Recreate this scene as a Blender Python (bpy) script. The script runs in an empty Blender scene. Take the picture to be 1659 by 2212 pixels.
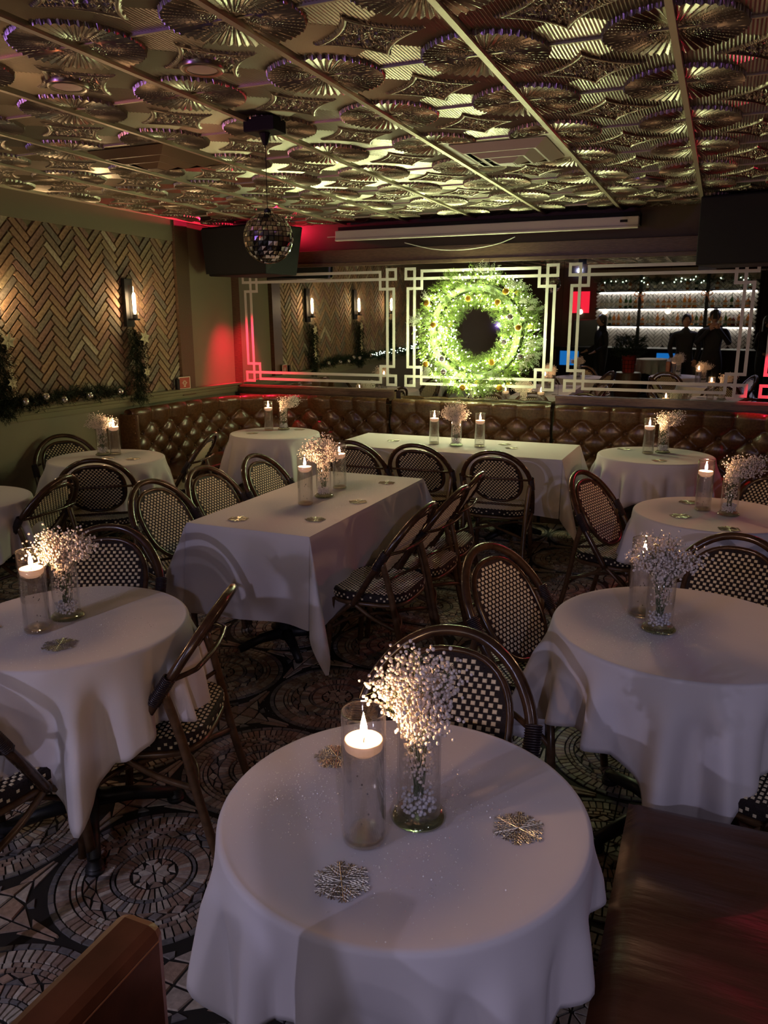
import bpy, math, random
import numpy as np
from mathutils import Vector, Matrix, noise
R = math.radians; PI = math.pi
rnd = random.Random(7)
S = bpy.context.scene; COL = S.collection

# ------------------------------------------------------------------ camera
cd = bpy.data.cameras.new('camera'); cam = bpy.data.objects.new('camera', cd); COL.objects.link(cam)
CAMP = Vector((0, 0, 1.74)); PITCH = 13.6; YAW = 23.0; FPX = 1680.0
cam.location = CAMP; cam.rotation_euler = (R(90 - PITCH), 0, R(YAW))
cd.sensor_fit = 'HORIZONTAL'; cd.sensor_width = 36; cd.lens = FPX / 1659 * 36
cd.clip_start = .03; cd.clip_end = 60
S.camera = cam
# ------------------------------------------------------------------ world, exposure
w = bpy.data.worlds.new('world'); S.world = w; w.use_nodes = True
w.node_tree.nodes['Background'].inputs[0].default_value = (.5, .45, .5, 1)
w.node_tree.nodes['Background'].inputs[1].default_value = .0
S.view_settings.view_transform = 'Standard'; S.view_settings.look = 'None'
S.view_settings.gamma = 1; S.view_settings.exposure = 1.22; S.view_settings.use_curve_mapping = False
S.cycles.caustics_reflective = False; S.cycles.caustics_refractive = False
S.cycles.max_bounces = 10; S.cycles.transparent_max_bounces = 24
S.cycles.sample_clamp_indirect = 3.0

def light(name, typ, loc, energy, col, size=.1, rot=None, target=None, spot=60, blend=.4, sy=None):
    l = bpy.data.lights.new(name, typ); l.energy = energy; l.color = col
    if typ == 'AREA':
        l.size = size
        if sy: l.shape = 'RECTANGLE'; l.size_y = sy
    else: l.shadow_soft_size = size
    if typ == 'SPOT': l.spot_size = R(spot); l.spot_blend = blend
    o = bpy.data.objects.new(name, l); COL.objects.link(o); o.location = loc
    if target is not None:
        o.rotation_euler = (Vector(target) - Vector(loc)).to_track_quat('-Z', 'Y').to_euler()
    return o
# lamps outside the picture: unseen fill spots added behind the camera, stage pars
for lx, ly, le in ((-2.4, -1.0, 34), (-.2, -1.3, 26), (1.3, .6, 12)):
    light('bar_room_fill', 'SPOT', (lx, ly, 2.67), le, (.84, .76, 1.0), .05, target=(lx * .6 - .5, ly + 3.0, .5), spot=115, blend=1)  # unseen fill spots added for the lavender light from behind
for lx, ly, le in ((-2.7, -2.7, 50), (1.5, -2.4, 42)):
    light('drape_fill_spot', 'SPOT', (lx, ly, 2.55), le, (.66, .64, 1.0), .03, target=(lx * .35 - .5, 2.0, .4), spot=62, blend=1)  # unseen spots added to brighten the drapes facing the camera
light('purple_stage_lamp', 'SPOT', (-3.9, -.6, 1.5), 40, (.45, .22, 1.0), .008, target=(-3.0, 2.0, 2.7), spot=75, blend=1)
light('purple_stage_lamp', 'SPOT', (2.4, .6, 1.5), 6, (.55, .16, .8), .008, target=(.9, 2.8, 2.7), spot=70, blend=1)
light('red_corner_lamp', 'SPOT', (-4.55, 6.90, 2.14), 95, (1, .012, .06), .015, target=(-4.62, 7.33, 1.0), spot=74, blend=1)
light('red_corner_lamp', 'SPOT', (.62, 6.98, 2.12), 60, (1, .012, .06), .015, target=(.66, 7.33, 1.0), spot=50, blend=.1)
light('red_speaker_lamp', 'POINT', (-4.2, 7.14, 2.66), 14, (1, .02, .08), .02)
light('red_speaker_lamp', 'POINT', (.95, 6.9, 2.60), 12, (1, .02, .08), .01)
light('orange_ceiling_fill', 'SPOT', (-3.6, 1.0, 1.4), 22, (1, .30, .10), .008, target=(-2.5, 3.4, 2.7), spot=50, blend=1)  # unseen lamp added to tint the left of the ceiling

# ------------------------------------------------------------------ materials
def mat(name, col, rough=.5, metal=0, emit=None, es=0, bump=0, bscale=40, var=0, spec=.5, coat=0, trans=0, ior=1.45, sheen=0, stretch=None, sss=0):
    m = bpy.data.materials.new(name); m.use_nodes = True
    nt = m.node_tree; b = nt.nodes['Principled BSDF']
    b.inputs['Base Color'].default_value = (*col, 1); b.inputs['Roughness'].default_value = rough
    b.inputs['Metallic'].default_value = metal; b.inputs['Specular IOR Level'].default_value = spec
    b.inputs['Coat Weight'].default_value = coat; b.inputs['Coat Roughness'].default_value = .15
    b.inputs['Transmission Weight'].default_value = trans; b.inputs['IOR'].default_value = ior
    b.inputs['Sheen Weight'].default_value = sheen
    b.inputs['Subsurface Weight'].default_value = sss
    if emit: b.inputs['Emission Color'].default_value = (*emit, 1); b.inputs['Emission Strength'].default_value = es
    if bump or var:
        tc = nt.nodes.new('ShaderNodeTexCoord'); n = nt.nodes.new('ShaderNodeTexNoise')
        n.inputs['Scale'].default_value = bscale; n.inputs['Detail'].default_value = 5
        src = tc.outputs['Object']
        if stretch:
            mp = nt.nodes.new('ShaderNodeMapping'); mp.inputs['Scale'].default_value = stretch
            nt.links.new(src, mp.inputs[0]); src = mp.outputs[0]
        nt.links.new(src, n.inputs['Vector'])
        if bump:
            bp = nt.nodes.new('ShaderNodeBump'); bp.inputs['Strength'].default_value = bump; bp.inputs['Distance'].default_value = .01
            nt.links.new(n.outputs['Fac'], bp.inputs['Height']); nt.links.new(bp.outputs[0], b.inputs['Normal'])
        if var:
            cr = nt.nodes.new('ShaderNodeValToRGB'); e = cr.color_ramp.elements
            e[0].position = .32; e[1].position = .68
            e[0].color = (*[c * (1 - var) for c in col], 1); e[1].color = (*[min(1, c * (1 + var)) for c in col], 1)
            nt.links.new(n.outputs['Fac'], cr.inputs[0]); nt.links.new(cr.outputs[0], b.inputs['Base Color'])
    return m

def thin_glass(name, tint=(1, 1, 1), gloss=1.0, refr=0, base=.05):
    m = bpy.data.materials.new(name); m.use_nodes = True; nt = m.node_tree
    for n in list(nt.nodes): nt.nodes.remove(n)
    o = nt.nodes.new('ShaderNodeOutputMaterial'); tr = nt.nodes.new('ShaderNodeBsdfTransparent')
    gl = nt.nodes.new('ShaderNodeBsdfGlossy'); lw = nt.nodes.new('ShaderNodeLayerWeight'); mx = nt.nodes.new('ShaderNodeMixShader')
    lw.inputs['Blend'].default_value = .22; gl.inputs['Roughness'].default_value = .03
    tr.inputs[0].default_value = (*tint, 1); gl.inputs[0].default_value = (.9 * gloss, .9 * gloss, .9 * gloss, 1)
    first = tr.outputs[0]
    if refr:
        g = nt.nodes.new('ShaderNodeBsdfGlass'); g.inputs['IOR'].default_value = 1.33; g.inputs['Roughness'].default_value = 0
        m2 = nt.nodes.new('ShaderNodeMixShader'); m2.inputs[0].default_value = refr
        nt.links.new(tr.outputs[0], m2.inputs[1]); nt.links.new(g.outputs[0], m2.inputs[2]); first = m2.outputs[0]
    pw = nt.nodes.new('ShaderNodeMath'); pw.operation = 'POWER'; pw.inputs[1].default_value = 2.8; lw.inputs['Blend'].default_value = .5
    ml = nt.nodes.new('ShaderNodeMath'); ml.operation = 'MULTIPLY_ADD'; ml.inputs[1].default_value = .7; ml.inputs[2].default_value = base
    nt.links.new(lw.outputs['Facing'], pw.inputs[0]); nt.links.new(pw.outputs[0], ml.inputs[0]); nt.links.new(ml.outputs[0], mx.inputs[0])
    nt.links.new(first, mx.inputs[1]); nt.links.new(gl.outputs[0], mx.inputs[2]); nt.links.new(mx.outputs[0], o.inputs[0])
    return m

def emis(name, col, s):
    m = bpy.data.materials.new(name); m.use_nodes = True; nt = m.node_tree
    for n in list(nt.nodes): nt.nodes.remove(n)
    o = nt.nodes.new('ShaderNodeOutputMaterial'); e = nt.nodes.new('ShaderNodeEmission')
    e.inputs[0].default_value = (*col, 1); e.inputs[1].default_value = s; nt.links.new(e.outputs[0], o.inputs[0]); return m

M = {}
M['gold'] = mat('bronze_tin', (.37, .335, .27), .30, .95, bump=.05, bscale=60)
M['tbar'] = mat('ceiling_bar', (.55, .50, .36), .45, .6)
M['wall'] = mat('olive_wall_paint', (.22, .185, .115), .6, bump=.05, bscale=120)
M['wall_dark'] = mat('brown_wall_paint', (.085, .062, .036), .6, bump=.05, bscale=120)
M['trim'] = mat('olive_gloss_paint', (.24, .225, .135), .35)
M['wood'] = mat('dark_stained_wood', (.11, .066, .038), .35, bump=.1, bscale=20, var=.3, stretch=(1, 8, 8))
M['mortar'] = mat('brick_mortar', (.21, .17, .11), .9, bump=.5, bscale=90)
bcols = [(.32, .20, .12), (.27, .175, .115), (.24, .18, .12), (.35, .24, .14), (.21, .175, .135), (.30, .23, .14), (.42, .36, .25), (.27, .16, .12)]
BR = [mat('reclaimed_brick', c, .85, bump=.5, bscale=45, var=.28) for c in bcols]
M['wbrick'] = mat('pale_brick', (.62, .60, .58), .5)
M['mirror'] = mat('mirror_glass', (.80, .82, .80), .012, 1)
M['frost'] = mat('frosted_white_strip', (.66, .64, .56), .55)
M['leather'] = mat('brown_leather', (.085, .042, .018), .27, bump=.12, bscale=55, var=.25, spec=.6)
M['booth'] = mat('red_brown_leather', (.13, .038, .016), .42, bump=.12, bscale=14, var=.25, spec=.5)
M['bench'] = mat('dark_brown_leather', (.10, .036, .018), .36, bump=.5, bscale=3, var=.3, stretch=(1, 5, 1))
M['cloth'] = mat('white_tablecloth', (.72, .66, .66), .85, bump=.12, bscale=9, sheen=.15)
M['black'] = mat('black_paint', (.010, .010, .010), .6, spec=.25)
M['spk'] = mat('black_speaker_cloth', (.006, .006, .006), .75, bump=.3, bscale=300)
M['rattan'] = mat('dark_rattan', (.055, .026, .013), .22, bump=.05, bscale=30, var=.35, coat=.3)
M['rattan2'] = mat('brown_bamboo', (.11, .058, .028), .3, bump=.05, bscale=30, var=.35, coat=.2)
M['bind'] = mat('dark_binding', (.028, .018, .022), .35)
M['weave'] = mat('black_weave', (.020, .013, .013), .6, bump=.6, bscale=160, spec=.25)
M['cream'] = mat('cream_weave', (.78, .66, .44), .35)
M['glass'] = thin_glass('clear_glass')
M['rim'] = thin_glass('glass_rim', base=.42)
M['footglass'] = thin_glass('thick_base_glass', (.70, .74, .64), base=.14)
M['basegl'] = thin_glass('thick_clear_base', (.92, .88, .78), base=.2)
M['water'] = thin_glass('water', (.97, .97, .96), .8, .2)
M['wax'] = mat('white_wax', (.60, .45, .34), .5, emit=(1, .48, .26), es=.16, sss=0)  # emission stands in for candlelight glowing through the wax
M['wick'] = mat('burnt_wick', (.02, .015, .01), .9)
M['flame'] = emis('candle_flame', (1, .55, .27), 350)
M['bloom'] = mat('babys_breath_bloom', (.86, .74, .66), .8)
M['stem'] = mat('green_stem', (.09, .12, .05), .7)
M['pearl'] = mat('glass_pearl', (.75, .72, .74), .15, spec=.8)
M['silver'] = mat('silver_filigree', (.62, .58, .50), .35, 1)
M['glit'] = mat('silver_glitter', (1, .98, .95), .3, .25)
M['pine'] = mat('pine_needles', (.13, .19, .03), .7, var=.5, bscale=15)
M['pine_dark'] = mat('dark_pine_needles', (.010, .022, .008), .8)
M['goldball'] = mat('gold_bauble', (.80, .52, .07), .28, .85)
M['silverball'] = mat('silver_bauble', (.75, .75, .72), .18, .95)
M['spray'] = mat('frosted_leaf_spray', (.62, .66, .50), .5)
M['led'] = emis('green_white_led', (.90, 1.0, .54), 280)
M['ledc'] = emis('cool_white_led', (.80, 1.0, .72), 14)
M['bulb'] = emis('filament_bulb', (1, .68, .36), 75)
M['brass'] = mat('brass', (.55, .40, .18), .25, 1)
M['iron'] = mat('cast_iron', (.015, .015, .017), .45)
M['poins'] = mat('cream_poinsettia', (.75, .68, .45), .6)
M['white'] = mat('screen_case_white', (.72, .70, .58), .5)
M['mball'] = mat('mirror_tile', (.85, .85, .88), .04, 1)
M['lens'] = mat('downlight_lens', (.62, .55, .40), .4)
M['red'] = mat('red_print', (.40, .05, .025), .5)
M['cream_paint'] = mat('cream_print', (.75, .66, .5), .5)
M['grout'] = mat('dark_grout', (.018, .015, .013), .8)
fc = [(.44, .36, .30), (.52, .45, .37), (.31, .22, .17), (.25, .225, .215), (.17, .16, .16), (.40, .27, .20), (.60, .54, .45)]
FL = [mat('mosaic_stone', c, .38, bump=.2, bscale=60, var=.2) for c in fc]
M['skin'] = mat('skin', (.45, .26, .18), .55)
M['coat'] = mat('black_clothing', (.012, .012, .014), .8)
M['hair'] = mat('dark_hair', (.02, .012, .008), .5)
M['blue'] = emis('blue_bar_led', (.02, .30, 1), .22)
M['strip'] = emis('white_shelf_led', (1, .90, .78), 20)
M['amber'] = thin_glass('amber_glass', (.85, .50, .18)); M['clearb'] = thin_glass('pale_bottle_glass', (.85, .88, .85)); M['greenb'] = thin_glass('green_glass', (.15, .35, .10)); M['ruby'] = thin_glass('ruby_glass', (.45, .08, .04))
M['label'] = mat('paper_label', (.5, .45, .36), .7)
M['plaid'] = mat('red_tartan_wrap', (.40, .04, .03), .7)
M['copper'] = mat('copper', (.6, .25, .12), .3, 1)

# ------------------------------------------------------------------ mesh builder
class MB:
    def __init__(s): s.v = []; s.f = []; s.m = []
    def add(s, vs, fs, mi=0):
        o = len(s.v); s.v.extend([tuple(v) for v in vs]); s.f.extend([tuple(i + o for i in f) for f in fs]); s.m.extend([mi] * len(fs)); return s
    def box(s, a, b, mi=0, M4=None):
        (x0, y0, z0), (x1, y1, z1) = a, b
        vs = [(x0, y0, z0), (x1, y0, z0), (x1, y1, z0), (x0, y1, z0), (x0, y0, z1), (x1, y0, z1), (x1, y1, z1), (x0, y1, z1)]
        if M4 is not None: vs = [tuple(M4 @ Vector(v)) for v in vs]
        return s.add(vs, [(0, 3, 2, 1), (4, 5, 6, 7), (0, 1, 5, 4), (1, 2, 6, 5), (2, 3, 7, 6), (3, 0, 4, 7)], mi)
    def lathe(s, prof, n=24, c=(0, 0, 0), mi=0, cap=True):
        vs = []; fs = []
        for r, z in prof:
            for i in range(n):
                a = 2 * PI * i / n; vs.append((c[0] + r * math.cos(a), c[1] + r * math.sin(a), c[2] + z))
        for j in range(len(prof) - 1):
            for i in range(n):
                k = (i + 1) % n; fs.append((j * n + i, j * n + k, (j + 1) * n + k, (j + 1) * n + i))
        if cap:
            fs.append(tuple(range(n - 1, -1, -1))); fs.append(tuple((len(prof) - 1) * n + i for i in range(n)))
        return s.add(vs, fs, mi)
    def tube(s, pts, r, n=8, mi=0, closed=False):
        pts = [Vector(p) for p in pts]; L = len(pts); vs = []; fs = []; prev = None
        for i, p in enumerate(pts):
            if closed: t = pts[(i + 1) % L] - pts[i - 1]
            else: t = pts[min(i + 1, L - 1)] - pts[max(i - 1, 0)]
            t.normalize()
            if prev is None:
                a = Vector((0, 0, 1)) if abs(t.z) < .9 else Vector((1, 0, 0)); u = t.cross(a).normalized()
            else: u = (prev - t * prev.dot(t)).normalized()
            prev = u; v = t.cross(u); rr = r[i] if isinstance(r, (list, tuple)) else r
            for k in range(n):
                a = 2 * PI * k / n; vs.append(p + (u * math.cos(a) + v * math.sin(a)) * rr)
        for i in range(L if closed else L - 1):
            j = (i + 1) % L
            for k in range(n):
                q = (k + 1) % n; fs.append((i * n + k, i * n + q, j * n + q, j * n + k))
        if not closed: fs.append(tuple(range(n - 1, -1, -1))); fs.append(tuple((L - 1) * n + k for k in range(n)))
        return s.add(vs, fs, mi)
    def sphere(s, c, r, nu=12, nv=8, mi=0, sc=(1, 1, 1)):
        prof = []
        vs = [(c[0], c[1], c[2] - r * sc[2])]; fs = []
        for j in range(1, nv):
            a = -PI / 2 + PI * j / nv
            for i in range(nu):
                b = 2 * PI * i / nu; vs.append((c[0] + r * sc[0] * math.cos(a) * math.cos(b), c[1] + r * sc[1] * math.cos(a) * math.sin(b), c[2] + r * sc[2] * math.sin(a)))
        vs.append((c[0], c[1], c[2] + r * sc[2])); T = len(vs) - 1
        for i in range(nu):
            k = (i + 1) % nu; fs.append((0, 1 + k, 1 + i)); fs.append((T, T - nu + i, T - nu + k))
            for j in range(nv - 2):
                a = 1 + j * nu; fs.append((a + i, a + k, a + nu + k, a + nu + i))
        return s.add(vs, fs, mi)
    def grid(s, fn, nu, nv, mi=0, wrap=False):
        vs = [fn(i / nu, j / nv) for j in range(nv + 1) for i in range(nu + (0 if wrap else 1))]; W = nu if wrap else nu + 1; fs = []
        for j in range(nv):
            for i in range(nu):
                k = (i + 1) % W if wrap else i + 1
                fs.append((j * W + i, j * W + k, (j + 1) * W + k, (j + 1) * W + i))
        return s.add(vs, fs, mi)
    def mesh(s, name, mats, smooth=False):
        me = bpy.data.meshes.new(name); me.from_pydata(s.v, [], s.f)
        for m in (mats if isinstance(mats, list) else [mats]): me.materials.append(m)
        if any(s.m): me.polygons.foreach_set('material_index', s.m)
        me.polygons.foreach_set('use_smooth', [bool(smooth)] * len(me.polygons)); me.update()
        if smooth == 'auto':
            try: me.set_sharp_from_angle(angle=R(40))
            except Exception: pass
        return me
    def build(s, name, mats, parent=None, smooth=False, bevel=0, kind=None):
        o = link(name, s.mesh(name, mats, smooth), parent)
        if bevel:
            b = o.modifiers.new('bevel', 'BEVEL'); b.width = bevel; b.segments = 2; b.limit_method = 'ANGLE'
        if kind: o['kind'] = kind
        return o
def link(name, me, parent=None):
    o = bpy.data.objects.new(name, me); COL.objects.link(o)
    if parent is not None: o.parent = parent
    return o
def tag(o, label, cat, group=None, kind=None):
    o['label'] = label; o['category'] = cat
    if group: o['group'] = group
    if kind: o['kind'] = kind
    return o
def thing(name, label, cat, loc=(0, 0, 0), rz=0, group=None):
    o = bpy.data.objects.new(name, None); COL.objects.link(o); o.location = loc; o.rotation_euler = (0, 0, rz); o.empty_display_size = .05
    return tag(o, label, cat, group)
def struct(o): o['kind'] = 'structure'; return o
KIDS = {}
def dup(root, loc, rz=None, label=None, group=None, scale=None):
    def cp(o, par):
        c = o.copy(); COL.objects.link(c)
        if par is not None: c.parent = par
        for ch in KIDS[o.name]: cp(ch, c)
        return c
    if root.name not in KIDS:
        def rec(o):
            KIDS[o.name] = list(o.children)
            for c in o.children: rec(c)
        rec(root)
    r = cp(root, None); r.location = loc
    if rz is not None: r.rotation_euler = (0, 0, rz)
    if label: r['label'] = label
    if group: r['group'] = group
    if scale: r.scale = scale
    return r
def smoothpts(P, n=6, closed=False):
    P = [Vector(p) for p in P]; out = []; L = len(P)
    for i in range(L if closed else L - 1):
        g = lambda k: P[k % L] if closed else P[max(0, min(L - 1, k))]
        p0, p1, p2, p3 = g(i - 1), g(i), g(i + 1), g(i + 2)
        for k in range(n):
            t = k / n; out.append(.5 * ((2 * p1) + (p2 - p0) * t + (2 * p0 - 5 * p1 + 4 * p2 - p3) * t * t + (3 * p1 - p0 - 3 * p2 + p3) * t ** 3))
    if not closed: out.append(P[-1])
    return out

XL, XR, YB, YF, ZC = -4.9, 2.7, 7.4, -5.7, 2.72
T0 = .755
# ------------------------------------------------------------------ floor with mosaic
fl = struct(MB().box((XL, YF, -.05), (XR, YB, -.004)).build('floor', M['grout']))
PT = .336
def cell_stones(rg):
    out = []   # polygons (list of 2d pts), colour index
    def ring(r0, r1, n, cols, gap=.0022, off=0, jit=.12):
        gap *= 1.45; r0 += .0006; r1 -= .0006
        for i in range(n):
            a0 = 2 * PI * (i + off) / n; a1 = 2 * PI * (i + 1 + off) / n
            g0 = gap / r0; g1 = gap / r1
            am = (a0 + a1) / 2
            # the grout cross through the circle's centre
            if min(abs(math.sin(am) * r1), abs(math.cos(am) * r1)) < .003: pass
            P = [(r0 * math.cos(a0 + g0), r0 * math.sin(a0 + g0)), (r1 * math.cos(a0 + g1), r1 * math.sin(a0 + g1)), (r1 * math.cos(a1 - g1), r1 * math.sin(a1 - g1)), (r0 * math.cos(a1 - g0), r0 * math.sin(a1 - g0))]
            out.append((P, rg.choice(cols)))
    # centre cluster
    for i in range(8):
        a0, a1 = 2 * PI * i / 8 + .06, 2 * PI * (i + 1) / 8 - .06
        am = (a0 + a1) / 2
        out.append(([(.006 * math.cos(am), .006 * math.sin(am)), (.04 * math.cos(a0), .04 * math.sin(a0)), (.052 * math.cos(am), .052 * math.sin(am)), (.04 * math.cos(a1), .04 * math.sin(a1))], rg.choice([0, 1, 0, 6])))
        b = 2 * PI * (i + 1) / 8
        out.append(([(.046 * math.cos(b - .12), .046 * math.sin(b - .12)), (.068 * math.cos(b - .3), .068 * math.sin(b - .3)), (.070 * math.cos(b + .3), .070 * math.sin(b + .3)), (.046 * math.cos(b + .12), .046 * math.sin(b + .12))], rg.choice([5, 1, 2])))
    ring(.076, .119, 36, [0, 1, 0, 1, 2, 5], .0015)
    ring(.123, .134, 28, [3, 4], .0012)
    ring(.138, .178, 52, [2, 2, 5, 3, 6, 1], .0014)
    n = 18; rm = .200
    for i in range(n):
        a = 2 * PI * i / n; da = PI / n * .62; dr = .017
        out.append(([((rm - dr) * math.cos(a), (rm - dr) * math.sin(a)), (rm * math.cos(a + da), rm * math.sin(a + da)), ((rm + dr) * math.cos(a), (rm + dr) * math.sin(a)), (rm * math.cos(a - da), rm * math.sin(a - da))][::-1], rg.choice([0, 6, 3, 5])))
        for sg in (-1, 1):
            b = a + PI / n; rr = rm + sg * .018; q = PI / n * .78
            out.append(([(rr * math.cos(b - q), rr * math.sin(b - q)), (rr * math.cos(b + q), rr * math.sin(b + q)), ((rm + sg * .003) * math.cos(b), (rm + sg * .003) * math.sin(b))][::(1 if sg < 0 else -1)], rg.choice([2, 4, 2])))
    ring(.222, .2365, 56, [0, 5, 6, 2, 3], .0014); ring(.2395, .254, 56, [5, 1, 2, 0], .0014, .5)
    ring(.258, .299, 72, [0, 1, 2, 5, 1], .0016)
    ring(.303, .322, 44, [3, 4, 4], .0014)
    # star between the circles: centre at (PT, PT)
    c = PT
    for q in range(4):
        ca, sa = math.cos(q * PI / 2), math.sin(q * PI / 2)
        def rot(p): return (c + p[0] * ca - p[1] * sa, c + p[0] * sa + p[1] * ca)
        out.append(([rot(p) for p in ((.004, .004), (.075, .004), (.062, .062), (.004, .075))], rg.choice([0, 1, 5])))
        out.append(([rot(p) for p in ((.082, .004), (.150, .004), (.075, .055))], rg.choice([2, 0, 5])))
        out.append(([rot(p) for p in ((.004, .082), (.055, .075), (.004, .150))], rg.choice([1, 6, 2])))
        out.append(([rot(p) for p in ((.157, .004), (.255, .004), (.255, .010), (.13, .030))], rg.choice([5, 0])))
        out.append(([rot(p) for p in ((.004, .157), (.030, .13), (.010, .255), (.004, .255))], rg.choice([5, 0])))
        out.append(([rot(p) for p in ((.068, .066), (.082, .058), (.098, .098 - .03), (.1 - .03, .098))], rg.choice([3, 4])))
    return out
def clipgap(P, axis, keep):   # trims a stone at the tile joint
    out = []; n = len(P); g = .0022
    for i in range(n):
        a, b = P[i], P[(i + 1) % n]; fa, fb = a[axis] * keep - g, b[axis] * keep - g
        if fa >= 0: out.append(a)
        if fa * fb < 0:
            t = fa / (fa - fb); out.append((a[0] + (b[0] - a[0]) * t, a[1] + (b[1] - a[1]) * t))
    return out
Rm = (Vector((math.cos(R(YAW)), math.sin(R(YAW)), 0)))
Fw = Vector((-math.sin(R(YAW)) * math.cos(R(PITCH)), math.cos(R(YAW)) * math.cos(R(PITCH)), -math.sin(R(PITCH)))); Up = Rm.cross(Fw)
def proj(p):
    v = Vector(p) - CAMP; z = v.dot(Fw)
    if z < .05: return (-9999, -9999, z)
    return (829.5 + FPX * v.dot(Rm) / z, 1106 - FPX * v.dot(Up) / z, z)
def area(P): return .5 * sum(P[i][0] * P[(i + 1) % len(P)][1] - P[(i + 1) % len(P)][0] * P[i][1] for i in range(len(P)))
CX, CY = -1.544, 1.721; LP = 2 * PT
rg = random.Random(3); stones = []
base = [cell_stones(random.Random(k)) for k in range(5)]
for i in range(-5, 4):
    for j in range(-4, 9):
        cx, cy = CX + i * LP, CY + j * LP
        px = proj((cx + .17, cy + .17, 0))
        if not (-350 < px[0] < 2000 and 500 < px[1] < 2700): continue
        ca, sa = [(1, 0), (0, 1), (-1, 0), (0, -1)][rg.randrange(4)]
        for P, c in rg.choice(base):
            inner = max(math.hypot(*p) for p in P) < .33
            pieces = [P]
            if inner:
                for ax in (0, 1):
                    nx = []
                    for Q in pieces:
                        lo = min(p[ax] for p in Q); hi = max(p[ax] for p in Q)
                        if lo > .0022 or hi < -.0022: nx.append(Q)
                        else:
                            for k in (1, -1):
                                q = clipgap(Q, ax, k)
                                if len(q) > 2 and abs(area(q)) > 4e-6: nx.append(q)
                    pieces = nx
                pieces = [[(x * ca - y * sa, x * sa + y * ca) for x, y in Q] for Q in pieces]
            for Q in pieces:
                if area(Q) < 0: Q = Q[::-1]
                Q = [(x + cx, y + cy) for x, y in Q]
                mx = sum(p[0] for p in Q) / len(Q); my = sum(p[1] for p in Q) / len(Q)
                if not (XL + .05 < mx < XR - .05 and my < YB - .6): continue
                stones.append((Q, c, mx, my))
def stone(mb, Q, c, z):
    n = len(Q); mx = sum(p[0] for p in Q) / n; my = sum(p[1] for p in Q) / n; s = .93
    vs = [(x, y, -.004) for x, y in Q] + [(mx + (x - mx) * s, my + (y - my) * s, z) for x, y in Q]
    fs = [tuple(range(n, 2 * n))] + [(i, (i + 1) % n, n + (i + 1) % n, n + i) for i in range(n)]
    mb.add(vs, fs, c)
def vis_area(st):
    Q, c, mx, my = st
    P = [proj((x, y, 0)) for x, y in Q]
    if any(not (5 < p[0] < 1650 and 1000 < p[1] < 2205) for p in P): return 0
    x, y = P[0][0], P[0][1]
    if x > 470 + (1900 - y) * .1 or y < 1650 or (y > 1960 + (300 - x) * .9 and x < 370): return 0
    if math.hypot(mx + 1.95, my - 1.86) < .5: return 0
    return abs(area([(p[0], p[1]) for p in P]))
sc = sorted(((vis_area(s), k) for k, s in enumerate(stones)), reverse=True)
near = set(k for a, k in sc[:300] if a > 0)
mbf = MB()
for k, (Q, c, mx, my) in enumerate(stones):
    z = .0005 + .0012 * rg.random()
    if k in near:
        m1 = MB(); stone(m1, Q, 0, z); m1.build('mosaic_stone', FL[c], fl)
    else: stone(mbf, Q, c, z)
mbf.build('mosaic_paving', FL, fl, kind='stuff')

# ------------------------------------------------------------------ ceiling
ceil = struct(MB().box((XL, YF, ZC + .002), (XR, YB, ZC + .05)).build('ceiling', M['black']))
P66 = .66; BX0 = -.245; BY0 = 2.43
def tile_h(u, v):
    du, dv = .33 - abs(u), .33 - abs(v); d = math.hypot(du, dv); a = math.atan2(dv, du)
    saw = (a * 48 / (2 * PI) * 1.0) % 1.0
    tri = abs(saw - .5) * 2
    if d < .032: return .006 + .004 * math.cos(d / .032 * PI / 2)
    if d < .236 + .006 * (tri - .5): return .004 + .010 * (d / .236) + .009 * tri * min(1, d / .10)
    if d < .350:
        if dv > du * .75: return .0035 + .0032 * math.sin(2 * PI * u / .0132)
        return .0035 + .0008 * math.sin(2 * PI * u / .0132)
    if d < .372: return .004 + .010 * math.sin((d - .350) / .022 * PI) ** .6
    nz = noise.noise(Vector((u * 26, v * 75, 1.3))) + .7 * noise.noise(Vector((u * 110, v * 90, 4)))
    return .005 + .011 * nz
def tile_mesh(name, v0=-.33, v1=.33, mk=None):
    nu, nv = 200, int(round(110 * (v1 - v0) / .66))
    U = np.linspace(-.33, .33, nu + 1); V = np.linspace(v0, v1, nv + 1)
    vs = [(u, v, -tile_h(u, v)) for v in V for u in U]
    W = nu + 1
    fs = [(j * W + i, (j + 1) * W + i, (j + 1) * W + i + 1, j * W + i + 1) for j in range(nv) for i in range(nu)]
    me = bpy.data.meshes.new(name); me.from_pydata(vs, [], fs); me.materials.append(M['gold']); me.update(); return me
tm = tile_mesh('ceiling_tile'); tmc = tile_mesh('ceiling_tile_cut', -.33, .01)
DIFF = {(-2, 3), (-5, 2)}
for i in range(-7, 4):
    for j in range(-12, 8):
        cx = BX0 + (i + .5) * P66; cy = BY0 + (j + .5) * P66
        if (i, j) in DIFF: continue
        o = link('ceiling_tile', tmc if j == 7 else tm, ceil); o.location = (cx, cy if j < 7 else cy, ZC)
for i in range(-7, 5):
    x = BX0 + i * P66
    MB().box((x - .012, YF + .6, ZC - .028), (x + .012, YB - .02, ZC - .001)).build('ceiling_bar', M['tbar'], ceil)
for j in range(-11, 8):
    y = BY0 + j * P66
    MB().box((BX0 - 7 * P66, y - .006, ZC - .012), (BX0 + 4 * P66, y + .006, ZC - .001)).build('cross_bar', M['tbar'], ceil)

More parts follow.
